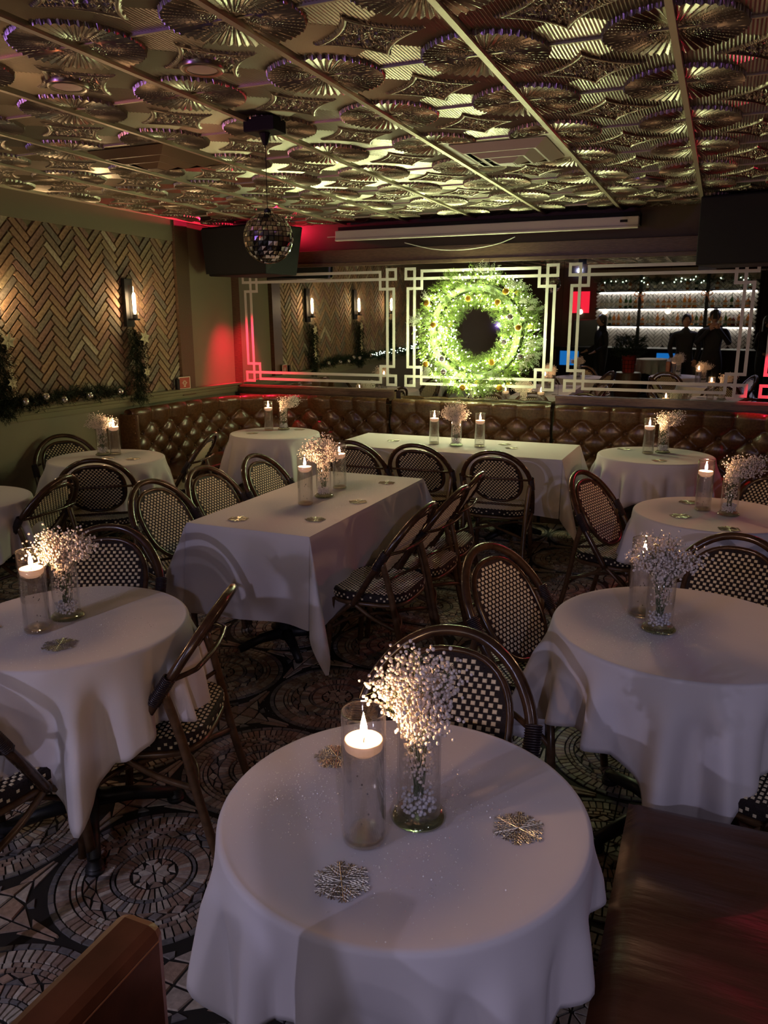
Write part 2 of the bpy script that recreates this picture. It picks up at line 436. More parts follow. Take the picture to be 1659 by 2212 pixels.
# ------------------------------------------------------------------ walls
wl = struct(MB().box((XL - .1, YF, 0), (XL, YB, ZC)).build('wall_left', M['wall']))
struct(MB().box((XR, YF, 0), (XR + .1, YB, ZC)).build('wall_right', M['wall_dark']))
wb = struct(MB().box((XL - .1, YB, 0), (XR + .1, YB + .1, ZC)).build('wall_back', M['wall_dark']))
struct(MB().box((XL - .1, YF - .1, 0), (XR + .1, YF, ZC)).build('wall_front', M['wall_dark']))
# brick field, herringbone, on the left wall
BZ0, BZ1, BY1 = 1.13, 2.50, 6.36
W_ = .0555; NB = 4
def brickmesh(k, w=W_, n=NB, d=.016):
    g = random.Random(k); L = w * n - .011; h = w - .011; mb = MB(); pts = []
    b = .006
    out = [(-L / 2, -h / 2 + b), (-L / 2 + b, -h / 2), (L / 2 - b, -h / 2), (L / 2, -h / 2 + b), (L / 2, h / 2 - b), (L / 2 - b, h / 2), (-L / 2 + b, h / 2), (-L / 2, h / 2 - b)]
    out = [(x + g.uniform(-.0015, .0015), y + g.uniform(-.0015, .0015)) for x, y in out]
    ns = 8; vs = [(0, x, y) for x, y in out] + [(d * g.uniform(.85, 1.1), x * .985, y * .93) for x, y in out]
    fs = [tuple(range(8, 16))] + [(i, (i + 1) % 8, 8 + (i + 1) % 8, 8 + i) for i in range(8)]
    return vs, fs
bv = [brickmesh(k) for k in range(8)]
bm = [[None] * len(BR) for _ in range(8)]
def brick_me(k, c):
    if bm[k][c] is None:
        me = bpy.data.meshes.new('brick'); me.from_pydata(bv[k][0], [], bv[k][1]); me.materials.append(BR[c]); me.update(); bm[k][c] = me
    return bm[k][c]
def herring(n, w, y0, y1, z0, z1, ang=45):
    ca, sa = math.cos(R(ang)), math.sin(R(ang)); res = []; K = 90
    for t in range(-K, K):
        for m in range(-K // 3, K // 3):
            for o in (0, 1):
                if o == 0: x, y, rz = t + m * n + n / 2, t - m * n + .5, 0
                else: x, y, rz = t + m * n + n + .5, t - m * n + 1 - n / 2, 1
                X, Y = x * w, y * w
                a, b = X * ca - Y * sa, X * sa + Y * ca
                yy, zz = (y0 + y1) / 2 + a, (z0 + z1) / 2 + b
                if y0 < yy < y1 and z0 < zz < z1: res.append((yy, zz, R(ang) + (PI / 2 if rz else 0)))
    return res
field = struct(MB().box((XL, -1.5, BZ0), (XL + .006, BY1, BZ1)).build('wall_brick_field', M['mortar'], wl))
bl = herring(NB, W_, -1.4, BY1 - .035, BZ0 - .02, BZ1 + .03)
vb = sorted(bl, key=lambda b: -b[0]); mbb = MB(); cnt = 0
for (y, z, a) in vb:
    k, c = rnd.randrange(8), rnd.choices(range(len(BR)), [5, 5, 4, 3, 3, 3, 1.5, 4])[0]
    p = proj((XL, y, min(z, BZ1)))
    if cnt < 300 and p[0] > -20:
        o = link('brick', brick_me(k, c), wl); o.location = (XL + .005, y, z); o.rotation_euler = (a, 0, 0); cnt += 1
    elif y > 1.2:
        ca, sa = math.cos(a), math.sin(a)
        mbb.add([(XL + .005 + x, y + u * ca - v * sa, z + u * sa + v * ca) for x, u, v in bv[k][0]], bv[k][1], c)
mbb.build('brick_infill', BR, wl, kind='stuff')
struct(MB().box((XL, -1.6, BZ1), (XL + .03, BY1 + .02, ZC)).build('trim_1', M['wall']))
struct(MB().box((XL, BY1, 1.05), (XL + .05, BY1 + .2, ZC - .03)).build('trim_2', M['wood'], smooth=False))
# chair rail on the left wall
mb = MB(); prof = [(0, -.10), (.03, -.10), (.035, -.06), (.05, -.055), (.055, -.03), (.085, -.02), (.09, 0), (0, 0)]
vs = []; 
for y in (-1.6, YB - .03): vs += [(XL + x, y, 1.115 + z) for x, z in prof]
n = len(prof); mb.add(vs, [(i, (i + 1) % n, n + (i + 1) % n, n + i) for i in range(n)] + [tuple(range(n - 1, -1, -1)), tuple(range(n, 2 * n))])
struct(mb.build('trim_3', M['trim']))
# ------------------------------------------------------------------ mirror wall
struct(MB().box((XL, YB - .055, 2.33), (XR, YB, 2.46)).box((XL, YB - .075, 2.30), (XR, YB, 2.335)).build('trim_4', M['wood'], bevel=.004))
struct(MB().box((XL, YB - .05, 1.0), (-4.80, YB, 2.30)).build('trim_5', M['wood']))
struct(MB().box((XL, YB - .06, .98), (-3.0, YB, 1.09)).box((XL, YB - .09, 1.072), (-3.0, YB, 1.092)).build('trim_6', M['wood']))
struct(MB().box((-1.38, YB - .06, .98), (XR, YB, 1.085)).box((-1.38, YB - .09, 1.07), (XR, YB, 1.09)).build('trim_7', M['wood']))
LEAN, MYAW = R(.8), R(.55)
PX = [(-4.80, -2.945), (-2.940, -1.365), (-1.360, .28), (.285, 1.93)]
names = ['at the left corner reflecting the brick wall', 'in the middle behind the lit wreath', 'right of the wreath reflecting the bar shelves', 'at the far right behind the black speaker']
def keybars(w_, h_):
    s, t, off = .118, .027, .04; bars = []
    for cu in (0, 1):
        for cv in (0, 1):
            def rct(u0, u1, v0, v1):
                a, b = (u0, u1) if not cu else (w_ - u1, w_ - u0); c, d = (v0, v1) if not cv else (h_ - v1, h_ - v0)
                bars.append((a, b, c, d))
            o = off
            rct(o, o + s, o, o + t); rct(o, o + t, o, o + s)
            rct(o + .005, o + .033, o + .182, o + .210) if 0 else None
            rct(o + .022, o + .193, o + .183, o + .210); rct(o + .166, o + .193, o + .022, o + .210)
    o = off
    for cv in (0, 1):
        f = (lambda a, b: (a, b)) if not cv else (lambda a, b: (h_ - b, h_ - a))
        v0, v1 = f(o + s - t, o + s); bars.append((o, w_ - o, v0, v1))
        v0, v1 = f(o + .022, o + .049); bars.append((o + .166, w_ - o - .166, v0, v1))
    for cu in (0, 1):
        f = (lambda a, b: (a, b)) if not cu else (lambda a, b: (w_ - b, w_ - a))
        u0, u1 = f(o + s - t, o + s); bars.append((u0, u1, o, h_ - o))
        u0, u1 = f(o + .022, o + .049); bars.append((u0, u1, o + .183, h_ - o - .183))
    return bars
for k, (x0, x1) in enumerate(PX):
    z0 = 1.0 if k == 1 else 1.085; z1 = 2.31; zp = 1.085
    e = thing('wall_mirror', 'tall mirror panel with white strip fretwork ' + names[k], 'mirror', ((x0 + x1) / 2, YB - .035, zp), 0, 'mirror panels on the far wall')
    e.rotation_euler = (LEAN, 0, MYAW); w_ = x1 - x0; h_ = z1 - zp
    MB().box((-w_ / 2, 0, z0 - zp), (w_ / 2, .006, h_)).build('mirror_glass', M['mirror'], e)
    for i, (a, b, c, d) in enumerate(keybars(w_, h_)):
        MB().box((a - w_ / 2, -.0012 - .00005 * i, c), (b - w_ / 2, 0.0004, d)).build('fretwork_strip', M['frost'], e)

# ------------------------------------------------------------------ tufted banquettes
def banquette(name, label, path, z0=.42, z1=1.0, thick=.11, a=.128, b=.104, ends=(False, False)):
    """path: centre-line of the front face in plan; normal is to the right of travel (room side)"""
    e = thing(name, label, 'banquette', (path[0][0], path[0][1], 0), 0, 'tufted leather banquettes along the walls')
    O = Vector((path[0][0], path[0][1]))
    P = [Vector(p) for p in path]; S_ = [0]
    for i in range(1, len(P)): S_.append(S_[-1] + (P[i] - P[i - 1]).length)
    Lt = S_[-1]
    def at(s):
        s = max(0, min(Lt, s))
        for i in range(1, len(P)):
            if s <= S_[i] + 1e-9:
                t = (s - S_[i - 1]) / (S_[i] - S_[i - 1]); p = P[i - 1].lerp(P[i], t)
                d0 = (P[i] - P[i - 1]).normalized()
                d = d0
                if t > .5 and i + 1 < len(P): d = d0.lerp((P[i + 1] - P[i]).normalized(), t - .5)
                if t < .5 and i > 1: d = (P[i - 1] - P[i - 2]).normalized().lerp(d0, t + .5)
                d.normalize(); return p, Vector((d.y, -d.x))
        return P[-1], Vector((0, -1))
    nu = int(Lt / .0125); top = .10
    H = z1 - z0
    def f(u, v):
        s = u * Lt; p, n = at(s); q = v * (H + .20)
        zt = H - .03
        if q < zt:
            zz = z0 + q; pp = s / a; qq = (zt - .085 - q) / b
            if qq > 0: h = (abs(math.sin(PI * (pp + qq) / 2)) * abs(math.sin(PI * (pp - qq) / 2))) ** .42
            else: h = abs(math.sin(PI * pp / 2)) ** .42
            if qq > 0:
                pi_, qi_ = round(pp), round(qq)
                if (pi_ + qi_) % 2 == 0:
                    dd = math.hypot((pp - pi_) * a, (qq - qi_) * b); h -= .9 * math.exp(-(dd / .02) ** 2)
            dd = .012 + .040 * h + .02 * max(0, 1 - abs(zt - q) / .16)
            return (p.x - O.x + n.x * dd, p.y - O.y + n.y * dd, zz)
        t = (q - zt) / (H + .20 - zt); an = t * PI; pp = s / a
        h = abs(math.sin(PI * pp / 2)) ** .42; r = .045 + .012 * h
        dd = .012 + .02 + .040 * h - .045 * (1 - math.cos(an)); zz = z0 + zt + r * math.sin(an) * .9
        return (p.x - O.x + n.x * dd, p.y - O.y + n.y * dd, zz)
    MB().grid(f, nu, 62).build('tufted_back', M['leather'], e, smooth=True)
    # buttons
    zt = H - .03; bt = MB(); bt.sphere((0, 0, 0), .011, 8, 6); bme = bt.mesh('button', M['leather'], True)
    for i in range(int(Lt / a) + 1):
        for j in range(0, 5):
            if (i + j) % 2 == 0:
                z = z0 + zt - .085 - j * b
                if z < z0 + .02 or i * a < .03 or i * a > Lt - .02: continue
                p, n = at(i * a); o = link('button', bme, e); o.location = (p.x - O.x + n.x * .012, p.y - O.y + n.y * .012, z)
    # back board, seat, plinth
    def strip(mb, d0, d1, za, zb, mi=0, nseg=None):
        ns = max(2, int(Lt / .12)); vs = []
        for i in range(ns + 1):
            p, n = at(Lt * i / ns); p = p - O
            for d, z in ((d0, za), (d1, za), (d1, zb), (d0, zb)): vs.append((p.x + n.x * d, p.y + n.y * d, z))
        fs = [(4 * i + k, 4 * i + 4 + k, 4 * i + 4 + (k + 1) % 4, 4 * i + (k + 1) % 4) for i in range(ns) for k in range(4)]
        fs += [(0, 1, 2, 3), (4 * ns + 3, 4 * ns + 2, 4 * ns + 1, 4 * ns)]
        mb.add(vs, fs, mi)
    m1 = MB(); strip(m1, -.075, .0, .10, z1 - .05); m1.build('back_board', M['leather'], e)
    m2 = MB(); strip(m2, .01, .50, .34, .46); m2.build('seat_cushion', M['leather'], e, bevel=.025)
    m3 = MB(); strip(m3, .01, .44, .0, .34); m3.build('plinth', M['wood'], e)
    return e
yb = YB - .165; xl = XL + .17
arc = [(-3.98 - .75 * math.cos(R(t)), yb - .75 + .75 * math.sin(R(t))) for t in range(0, 91, 9)]
b1 = banquette('banquette', 'long brown buttoned leather banquette turning the left corner under the brick wall', [(xl, 5.42), (xl, 6.2)] + arc + [(-3.4, yb), (-3.02, yb)])
b2 = banquette('banquette', 'middle section of brown buttoned leather banquette below the lit wreath', [(-2.98, yb), (-2.2, yb), (-1.39, yb)])
arc2 = [(-.02 + .85 * math.sin(R(t)), yb - .85 + .85 * math.cos(R(t))) for t in range(0, 81, 8)]
b3 = banquette('banquette', 'right section of brown buttoned leather banquette curving forward at the right', [(-1.36, yb), (-.6, yb)] + arc2 + [(.86, 5.9), (.93, 5.2)])
nm = MB().sphere((0, 0, 0), .006, 6, 4).mesh('nailhead', M['brass'], True)
MB().box((-.09, -.03, .1), (.10, .01, .97)).build('end_panel', M['leather'], b1, bevel=.012)
for k in range(9):
    o = link('nailhead', nm, b1); o.location = (.08, -.033, .42 + k * .065)

# ------------------------------------------------------------------ bistro chairs
def make_chair():
    t = thing('bistro_chair', 'x', 'chair')
    hp = [(-.212, .05, .395), (-.222, -.03, .525), (-.222, -.10, .635), (-.205, -.16, .73), (-.155, -.215, .815), (-.08, -.253, .870), (0, -.264, .886)]
    hp = hp + [(-x, y, z) for x, y, z in hp[-2::-1]]
    MB().tube(smoothpts(hp, 5), .0165, 10).build('back_hoop', M['rattan'], t, True)
    d = Vector((0, -.537, .843)); nrm = Vector((0, .843, .537)); c = Vector((0, -.118, .662))
    A, B = .158, .205
    def sup(a, k=1.0):
        ca, sa = math.cos(a), math.sin(a); e = .85
        return Vector((A * k * math.copysign(abs(ca) ** e, ca), 0, 0)) + d * (B * k * math.copysign(abs(sa) ** e, sa))
    MB().tube([c + sup(2 * PI * i / 40, 1.03) for i in range(40)], .0105, 8, closed=True).build('oval_rim', M['rattan'], t, True)
    mb = MB(); n = 40
    vs = [c + sup(2 * PI * i / n) + nrm * .005 for i in range(n)] + [c + sup(2 * PI * i / n) - nrm * .005 for i in range(n)]
    mb.add(vs, [tuple(range(n)), tuple(range(2 * n - 1, n - 1, -1))])
    bk = mb.build('backrest', M['weave'], t)
    wv = MB(); px, py, s = .0225, .0165, .0060
    def wcell(org, ux, uy, nn, th):
        vs = [org + ux * (a * s) + uy * (b * s) for a, b in ((-1, -1), (1, -1), (1, 1), (-1, 1))]
        vs2 = [org + ux * (a * s * .8) + uy * (b * s * .8) + nn * th for a, b in ((-1, -1), (1, -1), (1, 1), (-1, 1))]
        wv.add(vs + vs2, [(4, 5, 6, 7), (0, 1, 5, 4), (1, 2, 6, 5), (2, 3, 7, 6), (3, 0, 4, 7)])
    X = Vector((1, 0, 0))
    for j in range(-12, 13):
        for i in range(-8, 9):
            x = i * px + (px / 2 if j % 2 else 0); y = j * py
            if (abs(x / (A - .012)) ** 2.35 + abs(y / (B - .012)) ** 2.35) < 1:
                wcell(c + X * x + d * y + nrm * .005, X, d, nrm, .0025); wcell(c + X * x + d * y - nrm * .005, X, -d, -nrm, .0025)
    wv.build('cream_weave', M['cream'], bk, kind='stuff')
    # seat
    n = 48; sp = []
    for i in range(n):
        a = 2 * PI * i / n; ca, sa = math.cos(a), math.sin(a); e = .55
        x = .205 * math.copysign(abs(ca) ** e, ca); y = .205 * math.copysign(abs(sa) ** e, sa); sp.append((x * (1 + .05 * y / .2), y + .005))
    mb = MB(); zs = [(.93, .408), (1, .418), (1.0, .446), (.965, .456)]
    vs = [(x * k, y * k, z) for k, z in zs for x, y in sp]
    fs = [(j * n + i, j * n + (i + 1) % n, (j + 1) * n + (i + 1) % n, (j + 1) * n + i) for j in range(3) for i in range(n)] + [tuple(range(3 * n, 4 * n)), tuple(range(n - 1, -1, -1))]
    mb.add(vs, fs); st = mb.build('seat', M['weave'], t, 'auto')
    wv = MB(); Y = Vector((0, 1, 0)); Z = Vector((0, 0, 1)); s = .0049
    for j in range(-13, 14):
        for i in range(-10, 11):
            x = i * .0215 + (.01075 if j % 2 else 0); y = j * .0155
            if abs(x / .193) ** 4 + abs(y / .193) ** 4 < 1: wcell(Vector((x, y + .005, .4562)), X, Y, Z, .003)
    for r_, z in enumerate((.427, .440)):
        per = 72
        for k in range(per):
            if (k + r_) % 2: continue
            a = 2 * PI * k / per; i0 = a / (2 * PI) * n; p = Vector(sp[int(i0) % n]).lerp(Vector(sp[(int(i0) + 1) % n]), i0 % 1); q = Vector(sp[(int(i0) + 1) % n]) - Vector(sp[int(i0) % n])
            q.normalize(); tt = Vector((q.x, q.y, 0)); nn = Vector((q.y, -q.x, 0))
            wcell(Vector((p.x, p.y, z)), tt, Z, nn, .002)
    wv.build('cream_weave', M['cream'], st, kind='stuff')
    MB().tube([(x * .95, y * .95, .398) for x, y in sp[::2]], .012, 8, closed=True).build('seat_frame', M['rattan2'], t, True)
    lm = []
    for sx in (-1, 1):
        MB().tube(smoothpts([(sx * .214, -.105, .64), (sx * .205, -.150, .46), (sx * .200, -.188, .26), (sx * .205, -.250, 0)], 5), [.0155] * 16, 8).build('leg', M['rattan2'], t, True)
        MB().tube([(sx * .175, .185, .405), (sx * .182, .205, .2), (sx * .188, .222, 0)], .0155, 8).build('leg', M['rattan2'], t, True)
        co = []
        for i in range(110):
            q = i / 109; c0 = Vector((sx * .222, -.075 - .055 * q, .60 + .09 * q)); a = i * .9
            co.append(c0 + Vector((math.cos(a) * .0195, math.sin(a) * .0195 * .84, math.sin(a) * .0195 * .54)))
        MB().tube(co, .0035, 4).build('binding', M['bind'], t, True)
        MB().tube(smoothpts([(sx * .212, .045, .400), (sx * .206, -.06, .33), (sx * .201, -.18, .285)], 4), .0105, 6).build('side_brace', M['rattan2'], t, True)
        MB().tube(smoothpts([(sx * .212, .055, .400), (sx * .200, .13, .33), (sx * .184, .20, .26)], 4), .0105, 6).build('side_brace', M['rattan2'], t, True)
    MB().tube(smoothpts([(-.218, -.125, .675), (-.165, -.185, .685), (-.13, -.200, .69), (0, -.212, .69), (.13, -.200, .69), (.165, -.185, .685), (.218, -.125, .675)], 5), .0085, 8).build('rear_bar', M['rattan'], t, True)
    MB().tube(smoothpts([(-.205, -.142, .49), (-.1, -.085, .475), (0, -.06, .47), (.1, -.085, .475), (.205, -.142, .49)], 5), .0085, 8).build('rear_bar', M['rattan'], t, True)
    MB().tube(smoothpts([(-.2, -.185, .27), (-.1, -.15, .30), (0, -.05, .31), (.1, .1, .30), (.185, .205, .25)], 5), .010, 6).build('stretcher', M['rattan2'], t, True)
    MB().tube(smoothpts([(.2, -.185, .25), (.1, -.15, .28), (0, -.05, .285), (-.1, .1, .28), (-.185, .205, .23)], 5), .010, 6).build('stretcher', M['rattan2'], t, True)
    return t
chairs = [  # top of hoop (x, y), facing, label
 ((-.635, 2.035), (.10, -1), 'cane bistro chair pushed up behind the nearest round table, under the big bouquet'),
 ((-.809, 2.903), (.95, -.32), 'cane bistro chair seen side-on left of the right-hand round table'),
 ((-.72, 4.69), (.95, -.30), 'cane bistro chair left of the second round table on the right, seen side-on'),
 ((-1.431, 2.054), (-.94, -.34), 'cane bistro chair in the left foreground with its back edge towards the nearest table'),
 (None, (.02, 1), 'cane bistro chair cut off by the left picture edge, half under the left tablecloth'),
 ((-2.403, 2.57), (.42, -.91), 'cane bistro chair behind the left foreground round table, showing large cream weave'),
 ((-3.715, 3.878), (-.62, .78), 'dark cane bistro chair, back to us, at the table by the left banquette end'),
 ((-3.448, 3.369), (-.97, -.18), 'dark cane bistro chair turned to the table cut off at the left edge'),
 ((-4.79, 4.68), (.86, -.5), 'cane bistro chair against the left wall under the pine garland'),
 ((-3.728, 5.248), (-.95, -.30), 'cane bistro chair in front of the left banquette, between the two small left tables'),
 ((-2.923, 3.443), (1, -.06), 'cane bistro chair on the left side of the long middle table, nearest of its three'),
 ((-2.911, 3.925), (1, -.05), 'cane bistro chair on the left side of the long middle table, second of its three'),
 ((-2.855, 4.445), (1, -.05), 'cane bistro chair on the left side of the long middle table, farthest of its three'),
 ((-1.246, 3.522), (-1, 0), 'cane bistro chair on the right side of the long middle table, nearest of its three'),
 ((-1.216, 3.972), (-1, .03), 'cane bistro chair on the right side of the long middle table, second of its three'),
 ((-1.24, 4.41), (-1, -.04), 'cane bistro chair on the right side of the long middle table, farthest of its three'),
 ((-2.52, 5.262), (.03, 1), 'cane bistro chair at the far rectangular table, leftmost and half hidden by a candle'),
 ((-2.008, 5.301), (-.03, 1), 'cane bistro chair at the far rectangular table, middle of its three seen from behind'),
 ((-1.392, 5.215), (-.05, 1), 'cane bistro chair at the far rectangular table, rightmost of its three seen from behind'),
 ((.147, 3.484), (-.16, -.98), 'cane bistro chair behind the right-hand round table, cut by the right edge'),
 ((.40, 5.232), (-.4, -.91), 'cane bistro chair at the right edge behind the dried flower vase'),
 (None, (-.97, .25), 'cane bistro chair seat showing under the right-hand tablecloth above the leather bench'),
]
spec = {4: (-1.97, 1.46), 21: (.34, 2.34)}
ch0 = make_chair()
def widen(o):   # the chairs are a little wider than deep
    if o.type == 'MESH' and not o.data.get('wide'):
        for v in o.data.vertices: v.co.x *= 1.12; v.co.z *= .982
        o.data['wide'] = 1
    for c in o.children: widen(c)
widen(ch0)
for k, (top, f, lab) in enumerate(chairs):
    fv = Vector(f).normalized(); rz = math.atan2(-fv.x, fv.y)
    p = Vector(spec[k]) if top is None else Vector(top) + fv * .264
    if k == 0: ch0.location = (p.x, p.y, .002); ch0.rotation_euler = (0, 0, rz); ch0['label'] = lab; ch0['group'] = 'cane bistro chairs'; dup.first = ch0
    else: dup(ch0, (p.x, p.y, .002), rz, lab, 'cane bistro chairs')

# ------------------------------------------------------------------ tables
def table_round(x, y, r, lab):
    t = thing('round_table', 'pedestal table under ' + lab, 'table', (x, y, 0), .5, 'tables under white cloths')
    MB().lathe([(r - .005, T0 - .035), (r - .002, T0 - .03), (r - .002, T0 - .008), (r - .006, T0 - .004)], 48).build('table_top', M['wood'], t, 'auto')
    MB().lathe([(.035, .06), (.035, .66), (.12, .70), (.12, .72)], 20).build('column', M['iron'], t, 'auto')
    for k in range(4):
        a = k * PI / 2 + .3; m = MB()
        m.tube([(0, 0, .09), (math.cos(a) * .16, math.sin(a) * .16, .07), (math.cos(a) * .30, math.sin(a) * .30, .035)], [.035, .026, .022], 8)
        f = m.build('foot', M['iron'], t, True)
        MB().lathe([(.03, .002), (.032, .012), (.026, .018), (.030, .024), (.024, .032), (.02, .05)], 16, (math.cos(a) * .30, math.sin(a) * .30, 0)).build('foot_glide', M['iron'], f, 'auto')
def round_cloth(x, y, r, half, rot, seed, lab, flare=.14, nf=14, amp=.17):
    g = random.Random(seed); ph = [g.uniform(0, 6.28) for _ in range(6)]; z0 = T0 + .002
    N = 240; tops = [0.02, .3, .6, .8, .9, .95, (r - .012) / r]; J = 30
    vs = []; fs = []
    def cr(a):
        b = a - rot; q = max(abs(math.cos(b)), abs(math.sin(b))); return half / max(q, .735)
    rows = []
    for k in tops: rows.append([(k * r * math.cos(2 * PI * i / N), k * r * math.sin(2 * PI * i / N), z0 + .0008 * math.sin(9 * k + 2 * PI * i / N * 2)) for i in range(N)])
    for j in range(J + 1):
        s = (j / J) ** 1.7; row = []
        for i in range(N):
            a = 2 * PI * i / N; L = cr(a) - r; q = s * L
            if q < .016: # rounding at the table edge
                an = q / .016 * PI / 2; rr = r - .010 + .012 * math.sin(an); z = z0 - .010 * (1 - math.cos(an)); fo = 0
            else:
                w_ = (q - .016); c4 = (1 + math.cos(4 * (a - rot) - PI)) / 2      # one at the cloth's corners
                wav = math.cos(nf * a + ph[0] + .6 * math.sin(2 * a + ph[1])) + .45 * math.cos((nf * 1.7 // 1) * a + ph[2]) + .3 * math.cos(4 * a + ph[3])
                fo = amp * w_ * wav * min(1, w_ / .12) + flare * w_ * (.8 + .5 * c4) * (1 - .3 * s)
                rr = r + .002 + max(-.0 , fo + .012 * min(1, w_ / .1)) ; z = z0 - .010 - w_ * (.985 - .05 * c4)
                a = a + .05 * w_ * math.sin(nf * a + ph[4])
            if z < .05: z = .05
            row.append((rr * math.cos(a), rr * math.sin(a), z))
        rows.append(row)
    for rw in rows: vs += rw
    for j in range(len(rows) - 1):
        for i in range(N):
            k = (i + 1) % N; fs.append((j * N + i, (j + 1) * N + i, (j + 1) * N + k, j * N + k))
    fs.append(tuple(range(N)))
    mb = MB().add(vs, fs); o = mb.build('tablecloth', M['cloth'], None, True); o.location = (x, y, 0)
    sd = o.modifiers.new('thick', 'SOLIDIFY'); sd.thickness = .0012; sd.offset = 1
    tag(o, 'white cloth ' + lab, 'tablecloth', 'white tablecloths'); return o
def rect_table(x0, x1, y0, y1, drop, seed, lab):
    t = thing('rectangular_table', 'pedestal table under ' + lab, 'table', ((x0 + x1) / 2, (y0 + y1) / 2, 0), 0, 'tables under white cloths')
    hx, hy = (x1 - x0) / 2 - .004, (y1 - y0) / 2 - .004
    MB().box((-hx, -hy, T0 - .035), (hx, hy, T0 - .004)).build('table_top', M['wood'], t, bevel=.004)
    for sy in (-1, 1):
        lx, ly = (0, sy * hy * .55) if hy > hx else (sy * hx * .55, 0)
        MB().lathe([(.035, .05), (.035, .66), (.12, .70), (.12, .72)], 20, (lx, ly, 0)).build('column', M['iron'], t, 'auto')
        for k in range(4):
            a = k * PI / 2 + PI / 4
            MB().tube([(lx, ly, .09), (lx + math.cos(a) * .14, ly + math.sin(a) * .14, .07), (lx + math.cos(a) * .26, ly + math.sin(a) * .26, .025)], [.035, .026, .022], 8).build('foot', M['iron'], t, True)
    # cloth
    g = random.Random(seed); ph = [g.uniform(0, 6.28) for _ in range(8)]; hx += .004; hy += .004
    base = []
    def side(ax, ay, bx, by, nx, ny):
        n = int(math.hypot(bx - ax, by - ay) / .02)
        for i in range(n): q = i / n; base.append((ax + (bx - ax) * q, ay + (by - ay) * q, math.atan2(ny, nx), 0))
    def corner(cx, cy, a0):
        for i in range(24): q = i / 23; base.append((cx, cy, a0 + q * PI / 2, q))
    side(hx, -hy, hx, hy, 1, 0); corner(hx, hy, 0); side(hx, hy, -hx, hy, 0, 1); corner(-hx, hy, PI / 2)
    side(-hx, hy, -hx, -hy, -1, 0); corner(-hx, -hy, PI); side(-hx, -hy, hx, -hy, 0, -1); corner(hx, -hy, -PI / 2)
    N = len(base); J = 26; rows = []; z0 = T0 + .002; sl = 0
    for k in (.0, .5, .9, .985): rows.append([(b[0] * k, b[1] * k, z0) for b in base])
    for j in range(J + 1):
        s = j / J; row = []
        for i, (bx, by, a, q) in enumerate(base):
            inc = 0 < q < 1
            Lc = drop / max(math.cos(q * PI / 2), math.sin(q * PI / 2)) if q else drop
            Lc = min(Lc, drop * 1.36)
            L = s * Lc
            if L < .012: an = L / .012 * PI / 2; out = -.006 + .008 * math.sin(an); z = z0 - .008 * (1 - math.cos(an))
            else:
                w_ = L - .012; cn = math.sin(q * PI) if q else 0
                u = (bx * 1.0 + by * 1.3)
                out = .002 + w_ * (.03 + .05 * math.sin(u * 7 + ph[0]) * min(1, w_ / .2) + .02 * math.sin(u * 15 + ph[1])) + w_ * .36 * cn ** 2
                if not q: # pull towards the corner fold
                    dc = min(abs(abs(bx) - hx) + abs(abs(by) - hy), 9); dd = math.hypot(abs(bx) - hx, abs(by) - hy)
                    out += w_ * .06 * math.exp(-(dd / .12) ** 2)
                z = z0 - .008 - w_ * (.99 - .04 * cn)
            row.append((bx + math.cos(a) * out, by + math.sin(a) * out, max(.03, z)))
        rows.append(row)
    vs = []; fs = []
    for rw in rows: vs += rw
    for j in range(len(rows) - 1):
        for i in range(N):
            k = (i + 1) % N; fs.append((j * N + i, (j + 1) * N + i, (j + 1) * N + k, j * N + k))
    o = MB().add(vs, fs[N:]).build('tablecloth', M['cloth'], None, 'auto'); o.location = ((x0 + x1) / 2, (y0 + y1) / 2, 0)
    m2 = o.data
    # the flat top as one polygon row was dropped above: close with a plane
    top = MB().box((-hx * .99, -hy * .99, z0 - .0008), (hx * .99, hy * .99, z0 + .0002)).mesh('cloth_top', M['cloth'])
    import bmesh
    bmx = bmesh.new(); bmx.from_mesh(m2); bmx.from_mesh(top)
    bmx.to_mesh(m2); bmx.free(); m2.update()
    tag(o, 'white tablecloth ' + lab, 'tablecloth', 'white tablecloths')
RT = [(-.52, 1.33, .38, 'draped over the nearest round table in the centre foreground', -2.25, 11, .565),
      (-1.94, 1.86, .385, 'with long folds on the left foreground round table', -.86, 23, .66),
      (-.03, 2.62, .425, 'on the round table at the right above the leather bench', -1.47, 35, .70),
      (.05, 4.40, .415, 'on the second round table at the right', -.6, 47, .70),
      (-.39, 6.27, .43, 'on the far right round table in front of the banquette', -.7, 59, .72),
      (-3.74, 6.22, .41, 'on the far left round table in the banquette corner', -.5, 61, .72),
      (-4.19, 4.52, .42, 'on the round table near the left end of the banquette', -.3, 73, .70),
      (-3.98, 3.05, .41, 'on the round table cut off by the left picture edge', -.8, 83, .70)]
for x, y, r, lab, rot, sd, half in RT:
    table_round(x, y, r, 'the cloth ' + lab); round_cloth(x, y, r, half, rot - PI / 4, sd, lab, flare=.0 if sd == 11 else .08, amp=.13 if sd == 11 else .17)
rect_table(-2.425, -1.712, 3.132, 4.70, .47, 5, 'hanging to a long point on the middle rectangular table')
rect_table(-2.95, -1.008, 5.765, 6.57, .45, 9, 'on the far rectangular table below the wreath, lit pale green')

